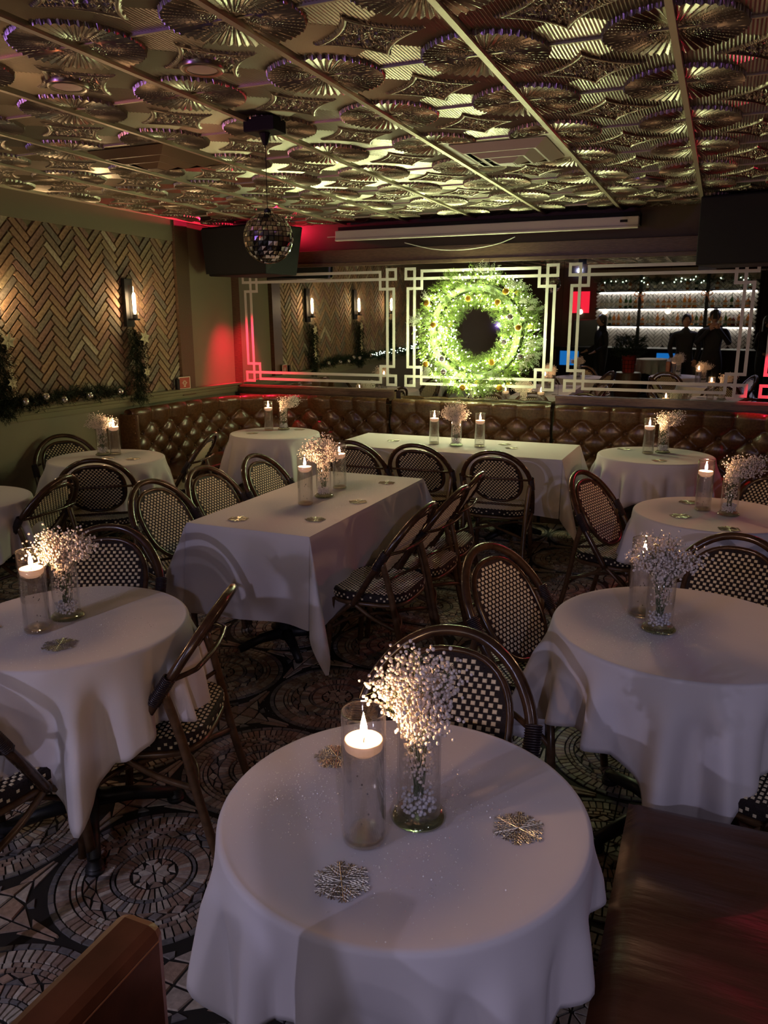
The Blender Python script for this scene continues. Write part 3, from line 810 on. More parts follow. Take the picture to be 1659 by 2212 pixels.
# ------------------------------------------------------------------ candles and vases
def lump(): return thing
def make_cvase():
    t = thing('cylinder_vase', 'x', 'vase')
    r, h = .0425, .272
    MB().lathe([(.040, 0), (r, .003), (r, h), (r - .0015, h + .0015), (r - .003, h), (r - .003, .016), (.002, .014)], 40, cap=False).build('glass_wall', M['glass'], t, True)
    MB().lathe([(.002, .0165), (r - .0034, .0165), (r - .0034, .195), (.002, .195)], 40, cap=False).build('water', M['water'], t, 'auto')
    MB().tube([((r - .0015) * math.cos(q * PI / 20), (r - .0015) * math.sin(q * PI / 20), h + .001) for q in range(40)], .0016, 6, closed=True).build('rim', M['rim'], t, True)
    MB().lathe([(.036, .001), (.0415, .003), (.0418, .013), (.030, .015)], 40).build('thick_base', M['basegl'], t, True)
    g = random.Random(2); m = MB()
    for k in range(7): m.sphere((g.uniform(-.028, .028), g.uniform(-.02, .028), g.uniform(.03, .15)), .0022, 6, 4)
    m.build('floating_bead', M['bind'], t, True)
    return t
def make_candle():
    t = thing('floating_candle', 'x', 'candle')
    MB().lathe([(.022, -.016), (.036, -.004), (.0385, .008), (.037, .013), (.034, .014), (.030, .009), (.004, .006)], 32).build('wax_body', M['wax'], t, True)
    MB().tube([(0, 0, .005), (.0005, 0, .012), (.002, 0, .017)], .0012, 6).build('wick', M['wick'], t, True)
    MB().lathe([(.0005, .017), (.0046, .022), (.0072, .030), (.0060, .041), (.0030, .053), (.0004, .064)], 12).build('flame', M['flame'], t, True)
    return t
def make_fvase():
    t = thing('flower_vase', 'x', 'vase'); h = .205; r = .044
    MB().tube([((r - .0015) * math.cos(q * PI / 20), (r - .0015) * math.sin(q * PI / 20), h + .001) for q in range(40)], .0016, 6, closed=True).build('rim', M['rim'], t, True)
    MB().lathe([(.050, 0), (.056, .003), (.057, .008), (.050, .012), (.0455, .018)], 40).build('foot', M['footglass'], t, True)
    MB().lathe([(.0455, .018), (r, .03), (r, h), (r - .0015, h + .0015), (r - .003, h), (r - .003, .03), (.038, .016), (.002, .014)], 40, cap=False).build('glass_wall', M['glass'], t, True)
    g = random.Random(5); m = MB(); ps = []
    for k in range(900):
        a, q, z = g.uniform(0, 6.283), .034 * math.sqrt(g.random()), g.uniform(.022, .060)
        p = Vector((q * math.cos(a), q * math.sin(a), z))
        if all((p - w_).length > .0082 for w_ in ps): ps.append(p)
        if len(ps) > 110: break
    for p in ps: m.sphere(p, .0042, 8, 6)
    m.build('pearl_filling', M['pearl'], t, True, kind='stuff')
    return t
ICO = None
def make_bouquet(seed, spread=1.0, up=1.0, leanx=0, leany=0, dens=1.0):
    g = random.Random(seed); t = thing('babys_breath_bouquet', 'x', 'bouquet')
    st = MB(); bl = MB(); a5 = (1 + 5 ** .5) / 2
    oc = [(1, 0, 0), (-1, 0, 0), (0, 1, 0), (0, -1, 0), (0, 0, 1), (0, 0, -1)]
    ph = []  # low-poly round bud: 14 verts
    def bud(p, r):
        bl.sphere(p, r, 6, 4)
    tips = []
    for k in range(26):
        a = g.uniform(0, 6.283); q = math.sqrt(g.random())
        b0 = Vector((g.uniform(-.012, .012), g.uniform(-.012, .012), .045))
        mid = Vector((.028 * q * math.cos(a), .028 * q * math.sin(a), .17))
        R_ = .092 * spread * q; hh = (.325 - .055 * q * q + g.uniform(-.035, .015)) * up
        tip = Vector((R_ * math.cos(a) + leanx * hh, R_ * math.sin(a) + leany * hh, hh))
        st.tube([b0, b0.lerp(mid, .5) + Vector((g.uniform(-.008, .008), g.uniform(-.008, .008), 0)), mid, mid.lerp(tip, .6), tip], .0009, 3)
        tips.append((tip, mid))
    for tip, mid in tips:
        nb = int(54 * dens)
        for i in range(nb):
            f = g.random() ** .8; c = mid.lerp(tip, .12 + .88 * f)
            s_ = .009 + .012 * f
            p = c + Vector((g.gauss(0, s_), g.gauss(0, s_), g.gauss(0, s_ * .8)))
            if p.z < .21:
                d = math.hypot(p.x, p.y)
                if d > .036: p.x *= .034 / d; p.y *= .034 / d
            bud(p, g.uniform(.0028, .0048))
            if i % 4 == 0: st.tube([c, p], .0005, 3)
    for i in range(int(230 * dens)):
        a, q, z = g.uniform(0, 6.283), .033 * math.sqrt(g.random()), .235 - .15 * g.random() ** 1.6
        bud(Vector((q * math.cos(a), q * math.sin(a), z)), g.uniform(.0024, .004))
    st.build('stems', M['stem'], t); bl.build('blossoms', M['bloom'], t, True, kind='stuff')
    return t
cv0, cn0, fv0 = make_cvase(), make_candle(), make_fvase()
B0 = [make_bouquet(1, 1.1, 1.05, .05, 0, 1.7), make_bouquet(4, 1.1, .97, 0, 0, 1.5), make_bouquet(9, 1.25, 1.0, .25, 0, 1.15)]
used = {}
def put(proto, loc, rz, lab, grp, scale=None):
    if proto.name not in used:
        if proto.name not in KIDS:
            def rec(o):
                KIDS[o.name] = list(o.children)
                for c in o.children: rec(c)
            rec(proto)
        used[proto.name] = 1; proto.location = loc; proto.rotation_euler = (0, 0, rz); proto['label'] = lab; proto['group'] = grp
        if scale: proto.scale = scale
        return proto
    return dup(proto, loc, rz, lab, grp, scale)
ZT = T0 + .005
CW = [(-.556, 1.211, 'on the nearest round table'), (-1.983, 1.76, 'on the left foreground round table'), (-.175, 2.68, 'behind the blossoms on the right-hand round table'),
      (-.014, 4.441, 'on the second round table at the right'), (-.451, 6.302, 'on the far right round table'), (-2.149, 6.14, 'at the left on the far rectangular table'), (-1.754, 6.14, 'at the right on the far rectangular table'),
      (-2.054, 3.72, 'nearest on the long middle table'), (-2.073, 4.189, 'farthest on the long middle table'), (-4.223, 4.653, 'on the round table by the left banquette end'), (-3.863, 6.319, 'on the far left corner table')]
for k, (x, y, lab) in enumerate(CW):
    put(cv0, (x, y, ZT), k * 1.3, 'clear cylinder vase of water ' + lab, 'cylinder candle vases')
    put(cn0, (x, y, ZT + .202), k * .9, 'white floating candle burning in the vase ' + lab, 'floating candles')
FW = [(-.482, 1.315, 'on the nearest round table', 0, 2.0), (-1.983, 1.89, 'on the left foreground round table', 1, 1.2), (-.106, 2.564, 'on the right-hand round table', 1, 4.5),
      (.115, 4.382, 'on the second round table at the right', 2, .2), (-.348, 6.394, 'on the far right round table', 2, 1.0), (-1.949, 6.12, 'on the far rectangular table', 0, 3.0),
      (-2.053, 3.941, 'on the long middle table between two candles', 0, 3.6), (-4.296, 4.599, 'on the round table by the left banquette end', 1, 0), (-3.768, 6.431, 'on the far left corner table', 2, .6)]
for k, (x, y, lab, b, rz) in enumerate(FW):
    put(fv0, (x, y, ZT), k, 'footed clear glass vase with pearl beads ' + lab, 'flower vases')
    put(B0[b], (x, y, ZT), rz, "tiny pale baby's breath blossoms " + lab, "baby's breath bouquets")
# table snowflakes
def snow_mesh():
    m = MB(); g = random.Random(4)
    def seg(a, b, w_=.0011):
        m.tube([(a[0], a[1], .0012), (b[0], b[1], .0012)], w_, 4)
    for k in range(12):
        a = k * PI / 6; L = .052 if k % 2 == 0 else .046; c, s_ = math.cos(a), math.sin(a)
        seg((0, 0), (L * c, L * s_), .0013)
        for q in (.3, .48, .66, .82):
            for sg in (-1, 1):
                b = a + sg * .75; l = .016 * (1.15 - q * .4); p = (L * q * c, L * q * s_); e_ = (p[0] + l * math.cos(b), p[1] + l * math.sin(b))
                seg(p, e_)
                b2 = b - sg * 1.0; seg(((p[0] + e_[0]) / 2, (p[1] + e_[1]) / 2), ((p[0] + e_[0]) / 2 + .007 * math.cos(b2), (p[1] + e_[1]) / 2 + .007 * math.sin(b2)))
    for rr in (.014, .028, .041):
        for k in range(12):
            a, b = k * PI / 6, (k + 1) * PI / 6; seg((rr * math.cos(a), rr * math.sin(a)), (rr * math.cos(b), rr * math.sin(b)), .0009)
    return m.mesh('snowflake', M['silver'])
sm = snow_mesh()
SN = [(-.543, 1.083, 'below the candle on the nearest round table'), (-.285, 1.358, 'at the right of the nearest round table'), (-.736, 1.454, 'half hidden behind the candle on the nearest round table'),
      (-1.828, 1.697, 'on the left foreground round table, before the candle'), (-2.16, 1.70, 'at the left edge of the left foreground table'),
      (-.091, 4.616, 'behind the candle of the second round table at the right'), (-.116, 4.251, 'before the candle of the second round table at the right'), (.117, 4.062, 'at the front edge of the second round table at the right'),
      (-.646, 6.469, 'at the back left of the far right round table'), (-.345, 6.005, 'at the front of the far right round table'), (-2.53, 6.169, 'at the left of the far rectangular table'), (-1.594, 6.336, 'right of the candles on the far rectangular table, rear one'), (-1.492, 6.162, 'right of the candles on the far rectangular table, front one'),
      (-2.216, 3.294, 'at the near left corner of the long middle table'), (-1.846, 3.441, 'at the near right of the long middle table'), (-1.815, 3.897, 'right of the flowers on the long middle table'), (-1.875, 4.459, 'at the far end of the long middle table'),
      (-3.966, 4.55, 'at the right of the round table by the left banquette end'), (-4.177, 4.52, 'before the vase on the round table by the left banquette end'), (-3.904, 6.093, 'at the left of the far left corner table'), (-3.63, 6.49, 'at the right of the far left corner table')]
for k, (x, y, lab) in enumerate(SN):
    o = link('snowflake_ornament', sm); o.location = (x, y, ZT); o.rotation_euler = (0, 0, k * .7)
    tag(o, 'flat silver filigree snowflake ' + lab, 'ornament', 'silver table snowflakes')
# glitter
g = random.Random(12)
def glitter(name, pts, lab):
    m = MB()
    for (x, y, z, s_) in pts:
        t = Vector((g.gauss(0, .5), g.gauss(0, .5), 1)).normalized(); u = t.cross(Vector((1, 0, 0))).normalized() * s_; v = t.cross(u)
        p = Vector((x, y, z + s_)); m.add([p + u, p + v, p - u, p - v], [(0, 1, 2, 3)])
    tag(m.build(name, M['glit']), lab, 'glitter', None, 'stuff')
for (x, y, r, n, s_, lab) in [(-.52, 1.33, .37, 2600, .0016, 'silver glitter scattered on the nearest round table'), (-1.94, 1.86, .37, 1500, .0016, 'silver glitter scattered on the left foreground table'),
                         (-.03, 2.62, .41, 1900, .0018, 'silver glitter scattered on the right-hand round table')]:
    P = []
    cs = [(g.uniform(-.25, .25), g.uniform(-.25, .25)) for _ in range(9)]
    while len(P) < n:
        c = g.choice(cs); a = x + c[0] + g.gauss(0, .07); b = y + c[1] + g.gauss(0, .07)
        if math.hypot(a - x, b - y) < r: P.append((a, b, T0 + .003, s_ * g.uniform(.5, 1.2)))
    glitter('table_glitter', P, lab)
P = [(g.uniform(-2.40, -1.74), g.uniform(3.16, 4.66), T0 + .003, .0016 * g.uniform(.5, 1.2)) for _ in range(1300)]
glitter('table_glitter', P, 'silver glitter scattered on the long middle table')
P = [(-1.6 + g.gauss(0, .25), 2.75 + g.gauss(0, .22), .003, .0022 * g.uniform(.5, 1.2)) for _ in range(140)]
glitter('floor_glitter', P, 'specks of glitter fallen on the dark floor before the middle table')

# ------------------------------------------------------------------ wreath
def needles(m, p, dirv, L, n, g, r=.0012, nl=.03, w_=.0022):
    """a twig: flat needles all round a direction"""
    dirv = dirv.normalized(); a = dirv.cross(Vector((.3, .5, .8))).normalized(); b = dirv.cross(a)
    for i in range(n):
        q = p + dirv * (L * (i + 1) / n); an = g.uniform(0, 6.283)
        o = (a * math.cos(an) + b * math.sin(an)) * .85 + dirv * .55; o.normalize()
        l = nl * g.uniform(.7, 1.2); sd = o.cross(dirv).normalized() * w_
        m.add([q - sd, q + sd, q + o * l + sd * .2, q + o * l - sd * .2], [(0, 1, 2, 3)])
wc = Vector((-2.155, 7.25, 1.66))
wr = thing('christmas_wreath', 'large green wreath covered in bright white lights and gold balls on the mirror', 'wreath', wc)
g = random.Random(21); R0, r0 = .415, .155
MB().tube([(R0 * math.cos(a * PI / 20), 0, R0 * math.sin(a * PI / 20)) for a in range(40)], .03, 8, closed=True).build('wire_ring', M['stem'], wr, True)
m = MB()
def wpt(spread=1.0):
    a = g.uniform(0, 2 * PI); b = g.uniform(-PI * .95, PI * .0) if g.random() < .75 else g.uniform(0, PI)
    q = r0 * math.sqrt(g.uniform(.15, 1)) * spread
    rr = R0 + q * math.cos(b); y = q * math.sin(b) * .62
    return a, b, rr, y
for k in range(1500):
    a, b, rr, y = wpt()
    p = Vector((rr * math.cos(a), min(y, .075), rr * math.sin(a)))
    dv = Vector((math.cos(b) * math.cos(a) - .5 * math.sin(a), math.sin(b) * .8 - .2, math.cos(b) * math.sin(a) + .5 * math.cos(a))) + Vector((g.gauss(0, .4), g.gauss(0, .3), g.gauss(0, .4)))
    dv.y = min(dv.y, .1)
    needles(m, p, dv, .07, 13, g)
m.build('pine_foliage', M['pine'], wr, kind='stuff')
lm = MB().sphere((0, 0, 0), .0048, 6, 4).mesh('light_bulb', M['led'], True)
for k in range(230):
    a = g.uniform(0, 2 * PI); b = g.uniform(-PI * .95, -PI * .05); q = r0 * g.uniform(.7, 1.12)
    rr = R0 + q * math.cos(b); y = q * math.sin(b) * .66 - .01
    o = link('light_bulb', lm, wr); o.location = (rr * math.cos(a), y, rr * math.sin(a))
gm = MB().sphere((0, 0, 0), .031, 20, 14).mesh('gold_ball', M['goldball'], True); s2 = MB().sphere((0, 0, 0), .030, 20, 14).mesh('silver_ball', M['silverball'], True)
for i, (x, z) in enumerate([(-2.582, 1.929), (-2.51, 1.73), (-2.184, 1.966), (-1.829, 2.023), (-1.90, 1.93), (-1.701, 1.706), (-1.937, 1.396), (-2.212, 1.158), (-1.875, 1.16), (-2.588, 1.367)]):
    d = Vector((x, z)) - Vector((wc.x, wc.z)); q = (d.length - R0) / r0; y = -.62 * r0 * math.sqrt(max(.05, 1 - min(1, q * q))) - .055
    o = link('gold_ball', gm, wr); o.location = (x - wc.x, y, z - wc.z)
for x, z in [(-1.78, 1.80), (-1.83, 1.58), (-2.40, 1.30), (-1.68, 1.45), (-2.42, 1.42)]:
    d = Vector((x, z)) - Vector((wc.x, wc.z)); q = (d.length - R0) / r0; y = -.62 * r0 * math.sqrt(max(.05, 1 - min(1, q * q))) - .055
    o = link('silver_ball', s2, wr); o.location = (x - wc.x, y, z - wc.z)
for k in range(16):   # frosted leaf sprays
    a = g.uniform(0, 2 * PI) if k > 5 else g.uniform(-.6, .9); q = g.uniform(.7, 1.1); p = Vector(((R0 + r0 * q * .8) * math.cos(a), -.09, (R0 + r0 * q * .8) * math.sin(a)))
    m = MB(); dv = Vector((math.cos(a), -.25, math.sin(a)))
    for t in range(7):
        d2 = dv + Vector((g.gauss(0, .45), g.gauss(0, .2), g.gauss(0, .45))); d2.normalize(); L = g.uniform(.06, .12)
        m.tube([p, p + d2 * L], .0012, 4)
        for i in range(9):
            q_ = p + d2 * L * (.2 + .8 * i / 8); sd = d2.cross(Vector((0, 1, 0))).normalized() * (1 if i % 2 else -1); l = .014
            u = (sd + d2 * .6).normalized() * l; v = u.cross(Vector((0, 1, .2))).normalized() * .004
            m.add([q_, q_ + u * .5 + v, q_ + u, q_ + u * .5 - v], [(0, 1, 2, 3)])
    m.build('leaf_spray', M['spray'], wr)
MB().tube([(0.12, .02, R0), (0.12, .03, .66)], .002, 5).build('hanging_wire', M['black'], wr)

# ------------------------------------------------------------------ sconces, swags, garland
def make_sconce():
    t = thing('wall_sconce', 'x', 'lamp')
    MB().box((0, -.052, -.21), (.035, .052, .20)).build('backplate', M['black'], t, bevel=.004)
    MB().box((.03, -.03, -.155), (.115, .03, -.14)).lathe([(.022, -.145), (.022, -.105), (.014, -.10)], 20, (.085, 0, 0)).build('lamp_holder', M['black'], t, 'auto')
    MB().lathe([(.042, -.14), (.044, -.135), (.044, .145), (.042, .145), (.042, -.13)], 32, (.085, 0, 0), cap=False).build('glass_shade', M['glass'], t, True)
    MB().lathe([(.006, -.10), (.013, -.08), (.014, .05), (.010, .075), (.002, .082)], 16, (.085, 0, 0)).build('light_bulb', M['bulb'], t, True)
    return t
def make_swag(seed):
    g = random.Random(seed); t = thing('pine_swag', 'x', 'swag'); m = MB()
    for k in range(480):
        q = g.random(); wd = .115 * (1 - .55 * q) + .015; z = -.02 - .62 * q
        p = Vector((.03 + g.uniform(0, .08), g.gauss(0, wd * .45), z)); dv = Vector((g.uniform(-.1, .8), g.gauss(0, .6), -1 + g.gauss(0, .3)))
        needles(m, p, dv, .07, 12, g)
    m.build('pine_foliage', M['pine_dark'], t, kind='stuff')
    for z in (-.10, -.40):
        m = MB()
        for i in range(6):
            a = i * PI / 3 + .3; d = Vector((0, math.cos(a), math.sin(a))); e_ = Vector((0, -math.sin(a), math.cos(a))); s_ = 1 if z > -.2 else .7
            o = Vector((.13, .045, z)); m.add([o, o + (d * .03 + e_ * .018 + Vector((.008, 0, 0))) * s_, o + (d * .068 + Vector((.004, 0, 0))) * s_, o + (d * .03 - e_ * .018 + Vector((.008, 0, 0))) * s_], [(0, 1, 2, 3)])
            m.sphere(o + Vector((.005, 0, 0)), .006, 6, 4, 0)
        m.build('poinsettia_flower', M['poins'], t)
    m = MB()
    for k in range(60): m.sphere((.11 + g.uniform(0, .03), .05 + g.gauss(0, .015), -.32 + g.gauss(0, .09)), .005, 5, 4)
    m.build('berry_cluster', M['poins'], t, True, kind='stuff')
    return t
sc0 = make_sconce(); sw0 = make_swag(3)
SCY = [(5.66, 'nearest the far corner'), (4.18, 'second from the far corner'), (2.90, 'third from the far corner')]
for k, (y, lab) in enumerate(SCY):
    put(sc0, (XL + .025, y, 1.925), 0, 'black sconce with glass cylinder on the brick wall, ' + lab, 'brick wall sconces')
    put(sw0, (XL + .03, y, 1.72), 0, 'dark pine swag with cream poinsettia hanging under the sconce ' + lab, 'pine swags under the sconces')
ga = thing('pine_garland', 'dark pine garland with baubles lying along the wall rail under the brick', 'garland', (XL + .07, 3.6, 1.14)); g = random.Random(31); m = MB()
for k in range(1500):
    y = g.uniform(-2.0, 1.85); p = Vector((g.uniform(-.0, .06), y, g.gauss(.03, .02) + .015 * math.sin(y * 6))); dv = Vector((g.uniform(.0, .9), g.gauss(0, .8), g.gauss(.2, .6)))
    needles(m, p, dv, .06, 11, g)
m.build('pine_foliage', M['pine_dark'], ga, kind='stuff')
bme = MB().sphere((0, 0, 0), .030, 18, 12).mesh('bauble', M['silverball'], True)
for y in (.72, .92, 1.10, 1.38, 1.74, .3): o = link('bauble', bme, ga); o.location = (.09, y, .03 + .03 * math.sin(y * 9))
lme = MB().sphere((0, 0, 0), .0055, 5, 4).mesh('light_bulb', M['ledc'], True)
for k in range(70): o = link('light_bulb', lme, ga); o.location = (g.uniform(.04, .11), g.uniform(-1.9, .35), g.uniform(.02, .09))
# framed card on the rail
fr = thing('framed_sign', 'small red framed card with a cream emblem standing on the wall rail', 'sign', (XL + .06, 6.36, 1.118), R(-8))
MB().box((0, -.075, 0), (.012, .075, .006)).box((0, -.075, .110), (.012, .075, .116)).box((0, -.075, .006), (.012, -.069, .110)).box((0, .069, .006), (.012, .075, .110)).build('frame', M['cream_paint'], fr)
MB().box((.002, -.069, .006), (.009, .069, .110)).build('red_card', M['red'], fr)
m = MB(); m.tube([(.0095, .022 * math.cos(k * PI / 4), .058 + .022 * math.sin(k * PI / 4)) for k in range(8)], .0025, 5, closed=True)
m.tube([(.0095, .012 * math.cos(k * PI / 4), .058 + .012 * math.sin(k * PI / 4)) for k in range(8)], .002, 5, closed=True)
m.box((.009, -.012, .020), (.0105, .012, .030)); m.box((.009, -.035, .056), (.0105, -.024, .060)); m.box((.009, .024, .056), (.0105, .035, .060)); m.build('emblem', M['cream_paint'], fr)
bk = MB().box((0, -.02, 0), (.03, .02, .10)).build('card_holder', M['black'], None, bevel=.004); bk.location = (XL + .05, 6.25, 1.118); tag(bk, 'small black holder beside the red framed card on the rail', 'holder')

# ------------------------------------------------------------------ speakers, screen, mirror ball, vents
def speaker(label, pts_top, pts_bot, zt, zb):
    c = sum((Vector((*p, 0)) for p in pts_top), Vector()) / len(pts_top)
    t = thing('loudspeaker', label, 'speaker', (c.x, c.y, (zt + zb) / 2), 0, 'black wall loudspeakers')
    n = len(pts_top); m = MB(); zc = (zt + zb) / 2
    m.add([(p[0] - c.x, p[1] - c.y, zt - zc) for p in pts_top] + [(p[0] - c.x, p[1] - c.y, zb - zc) for p in pts_bot], [tuple(range(n)), tuple(range(2 * n - 1, n - 1, -1))] + [(i, n + i, n + (i + 1) % n, (i + 1) % n) for i in range(n)])
    m.build('cabinet', M['black'], t, bevel=.012)
    return t, c, zc
sp, c, zc = speaker('big black loudspeaker hung in the left corner beside the mirror', [(-4.80, 6.72), (-4.02, 6.60), (-3.85, 7.05), (-4.5, 7.3)][::-1], [(-4.78, 6.78), (-4.05, 6.66), (-3.90, 7.0), (-4.5, 7.25)][::-1], 2.655, 2.20)
MB().grid(lambda u, v: (-4.79 + .76 * u + .0 - c.x, 6.702 - .12 * u + .055 * v * 1 - c.y - .004 - .0 * v, 2.635 - .415 * v - zc), 8, 6).build('grille_cloth', M['spk'], sp)
MB().tube([(-4.45 - c.x, 7.25 - c.y, .1), (-4.45 - c.x, 7.39 - c.y, .1)], .02, 8).build('wall_bracket', M['iron'], sp)
sp, c, zc = speaker('big black loudspeaker at the upper right in front of the mirror', [(-.25, 6.80), (.72, 6.62), (.80, 7.1), (-.1, 7.3)][::-1], [(-.25, 6.84), (.72, 6.66), (.78, 7.05), (-.1, 7.25)][::-1], 2.69, 2.185)
MB().grid(lambda u, v: (-.24 + .95 * u - c.x, 6.786 - .177 * u + .04 * v - c.y, 2.67 - .47 * v - zc), 8, 6).build('grille_cloth', M['spk'], sp)
MB().tube([(.3 - c.x, 7.1 - c.y, .1), (.3 - c.x, 7.39 - c.y, .1)], .02, 8).build('wall_bracket', M['iron'], sp)
scn = thing('projector_screen', 'long white projector screen case rolled up along the wall above the mirrors', 'screen', (-2.15, 7.18, 2.575))
MB().box((-1.40, -.035, -.035), (1.42, .035, .04)).box((-1.40, -.045, -.055), (1.42, .0, -.034)).build('case', M['white'], scn, bevel=.006)
MB().box((-1.40, .035, -.02), (1.42, .21, .08)).build('shadow_backing', M['black'], scn)  # black backing stands in for the shadow above the case
MB().box((1.27, -.038, -.006), (1.33, -.0345, .014)).build('label_plate', M['black'], scn)
MB().tube([(-1.5, .0, -.01), (-1.40, 0, -.01)], .005, 6).build('rod_end', M['white'], scn)
cb = MB().tube(smoothpts([(-2.9, 7.34, 2.50), (-2.6, 7.33, 2.43), (-2.3, 7.33, 2.415), (-2.0, 7.33, 2.45), (-1.82, 7.34, 2.51)], 8), .005, 6).build('cable', M['white'], None, True); tag(cb, 'thin white cable sagging on the wall under the projector screen case', 'cable')
bx, by = -2.15, 3.575
mt = thing('mirror_ball', 'mirror ball hanging on a wire from a black ceiling motor', 'mirror ball', (bx, by, 2.16))
m = MB(); Rb = .122; nv = 16
for j in range(nv):
    a0, a1 = -PI / 2 + PI * j / nv, -PI / 2 + PI * (j + 1) / nv; am = (a0 + a1) / 2; n = max(4, int(2 * PI * math.cos(am) / (PI / nv)))
    for i in range(n):
        b0, b1 = 2 * PI * i / n, 2 * PI * (i + 1) / n; gp = .06
        b0, b1 = b0 + gp * (b1 - b0), b1 - gp * (b1 - b0); c0, c1 = a0 + gp * (a1 - a0), a1 - gp * (a1 - a0)
        bmn, cmn = (b0 + b1) / 2, (c0 + c1) / 2; nn = Vector((math.cos(cmn) * math.cos(bmn), math.cos(cmn) * math.sin(bmn), math.sin(cmn)))
        u = Vector((-math.sin(bmn), math.cos(bmn), 0)); v = nn.cross(u); hw = Rb * math.cos(cmn) * (b1 - b0) / 2; hh = Rb * (c1 - c0) / 2; o = nn * (Rb + .0015)
        tl = Vector((g.gauss(0, .0006),) * 3)
        m.add([o - u * hw + v * hh * -1 + tl, o + u * hw - v * hh - tl * .5, o + u * hw + v * hh + tl, o - u * hw + v * hh - tl * .4], [(0, 1, 2, 3)])
m.build('mirror_facets', M['mball'], mt, kind='stuff')
MB().sphere((0, 0, 0), Rb - .002, 28, 18).build('ball_core', M['black'], mt, True)
MB().lathe([(.018, Rb - .004), (.018, Rb + .012), (.006, Rb + .02)], 12).build('hanger', M['iron'], mt)
MB().tube([(0, 0, Rb + .015), (0, 0, .50)], .0016, 5).build('wire', M['black'], mt)
MB().box((-.085, -.06, .485), (.085, .06, .55)).lathe([(.010, .43), (.03, .485)], 12).build('motor', M['black'], mt, bevel=.004)
# square air diffuser in the ceiling
def diffuser(name, lab, i, j, mt_, lab2):
    cx, cy = BX0 + (i + .5) * P66, BY0 + (j + .5) * P66
    t = thing(name, lab, 'air diffuser', (cx, cy, ZC))
    def ringf(m, a, b, za, zb):
        vs = [(sx * a, sy * a, za) for sx, sy in ((-1, -1), (1, -1), (1, 1), (-1, 1))] + [(sx * b, sy * b, zb) for sx, sy in ((-1, -1), (1, -1), (1, 1), (-1, 1))]
        m.add(vs, [(k, 4 + k, 4 + (k + 1) % 4, (k + 1) % 4) for k in range(4)])
    m = MB(); m.box((-.325, -.325, -.008), (.325, -.27, .0)); m.box((-.325, .27, -.008), (.325, .325, .0)); m.box((-.325, -.27, -.008), (-.27, .27, 0)); m.box((.27, -.27, -.008), (.325, .27, 0)); m.build('frame', mt_, t)
    MB().box((-.27, -.27, -.004), (.27, .27, -.001)).build('duct_plate', M['black'], t)
    for a, b, za, zb in ((.275, .205, -.012, -.048), (.195, .125, -.03, -.066), (.115, .045, -.048, -.082)):
        m = MB(); ringf(m, a, b, za, zb); ringf(m, b, b - .012, zb, zb); ringf(m, b - .012, a - .02, zb, za); m.build('vane', mt_, t)
    MB().box((-.04, -.04, -.084), (.04, .04, -.08)).build('centre_plate', mt_, t)
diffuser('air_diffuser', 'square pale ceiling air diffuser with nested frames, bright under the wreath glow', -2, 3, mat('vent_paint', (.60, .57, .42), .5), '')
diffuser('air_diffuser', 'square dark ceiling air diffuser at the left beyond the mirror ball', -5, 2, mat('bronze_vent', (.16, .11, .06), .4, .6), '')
def disc(name, lab, cat, x, y, r, mt2, group):
    t = thing(name, lab, cat, (x, y, ZC), 0, group)
    MB().lathe([(r, -.002), (r * 1.0, -.024), (r * .92, -.030), (r * .70, -.026)], 32, cap=False).build('trim_ring', M['gold'], t, True)
    MB().lathe([(.001, -.026), (r * .40, -.028), (r * .72, -.024)], 32, cap=False).build('lens', mt2, t, True)
    return t
disc('recessed_light', 'round unlit ceiling downlight, right one of the two at upper left', 'ceiling light', -1.95, 2.79, .085, M['lens'], 'recessed downlights')
disc('recessed_light', 'round unlit ceiling downlight, left one of the two at upper left', 'ceiling light', -2.60, 2.76, .085, M['lens'], 'recessed downlights')
for x, y, lab in ((-.609, 6.08, 'round ceiling loudspeaker grille in the reddish ceiling at the right'), (-3.60, 5.92, 'round ceiling loudspeaker grille behind the mirror ball')):
    t = disc('ceiling_speaker', lab, 'speaker', x, y, .14, M['gold'], 'ceiling loudspeaker grilles')
    for q in (.10, .075, .05, .025): MB().tube([(q * math.cos(k * PI / 12), q * math.sin(k * PI / 12), -.030) for k in range(24)], .004, 5, closed=True).build('grille_ring', M['tbar'], t, True)

# ------------------------------------------------------------------ foreground leather
bt = thing('booth_back', 'red-brown leather booth back panel in the bottom left corner', 'booth', (-.665, .2, 0))
MB().box((-.036, -.55, .02), (.036, .515, .945)).build('leather_panel', M['booth'], bt, bevel=.016)
MB().tube([(.034, -.54, .925), (.034, .500, .925)], .003, 6).build('piping', M['booth'], bt, True)
be = thing('leather_bench', 'dark brown leather bench with creased seat in the bottom right corner', 'bench', (.28, 1.2, 0))
def bf(u, v):
    x = -.40 + .80 * u; y = -.85 + 1.67 * v
    ex = min(u, 1 - u) * .8; ey = min(v, 1 - v) * 1.67; e_ = min(ex, ey); q = max(0, 1 - e_ / .06)
    z = .478 - .03 * (q ** 2.2) + .004 * math.sin(y * 26 + 3 * math.sin(x * 5)) * math.exp(-((u - .15) / .3) ** 2) + .012 * math.sin(u * PI) * math.sin(v * PI)
    return (x, y, z)
MB().grid(bf, 60, 90).build('seat_top', M['bench'], be, True)
MB().box((-.398, -.848, .30), (.398, .818, .449)).build('seat_side', M['bench'], be, bevel=.01)
MB().box((-.36, -.80, .0), (.36, .78, .30)).build('plinth', M['wood'], be)

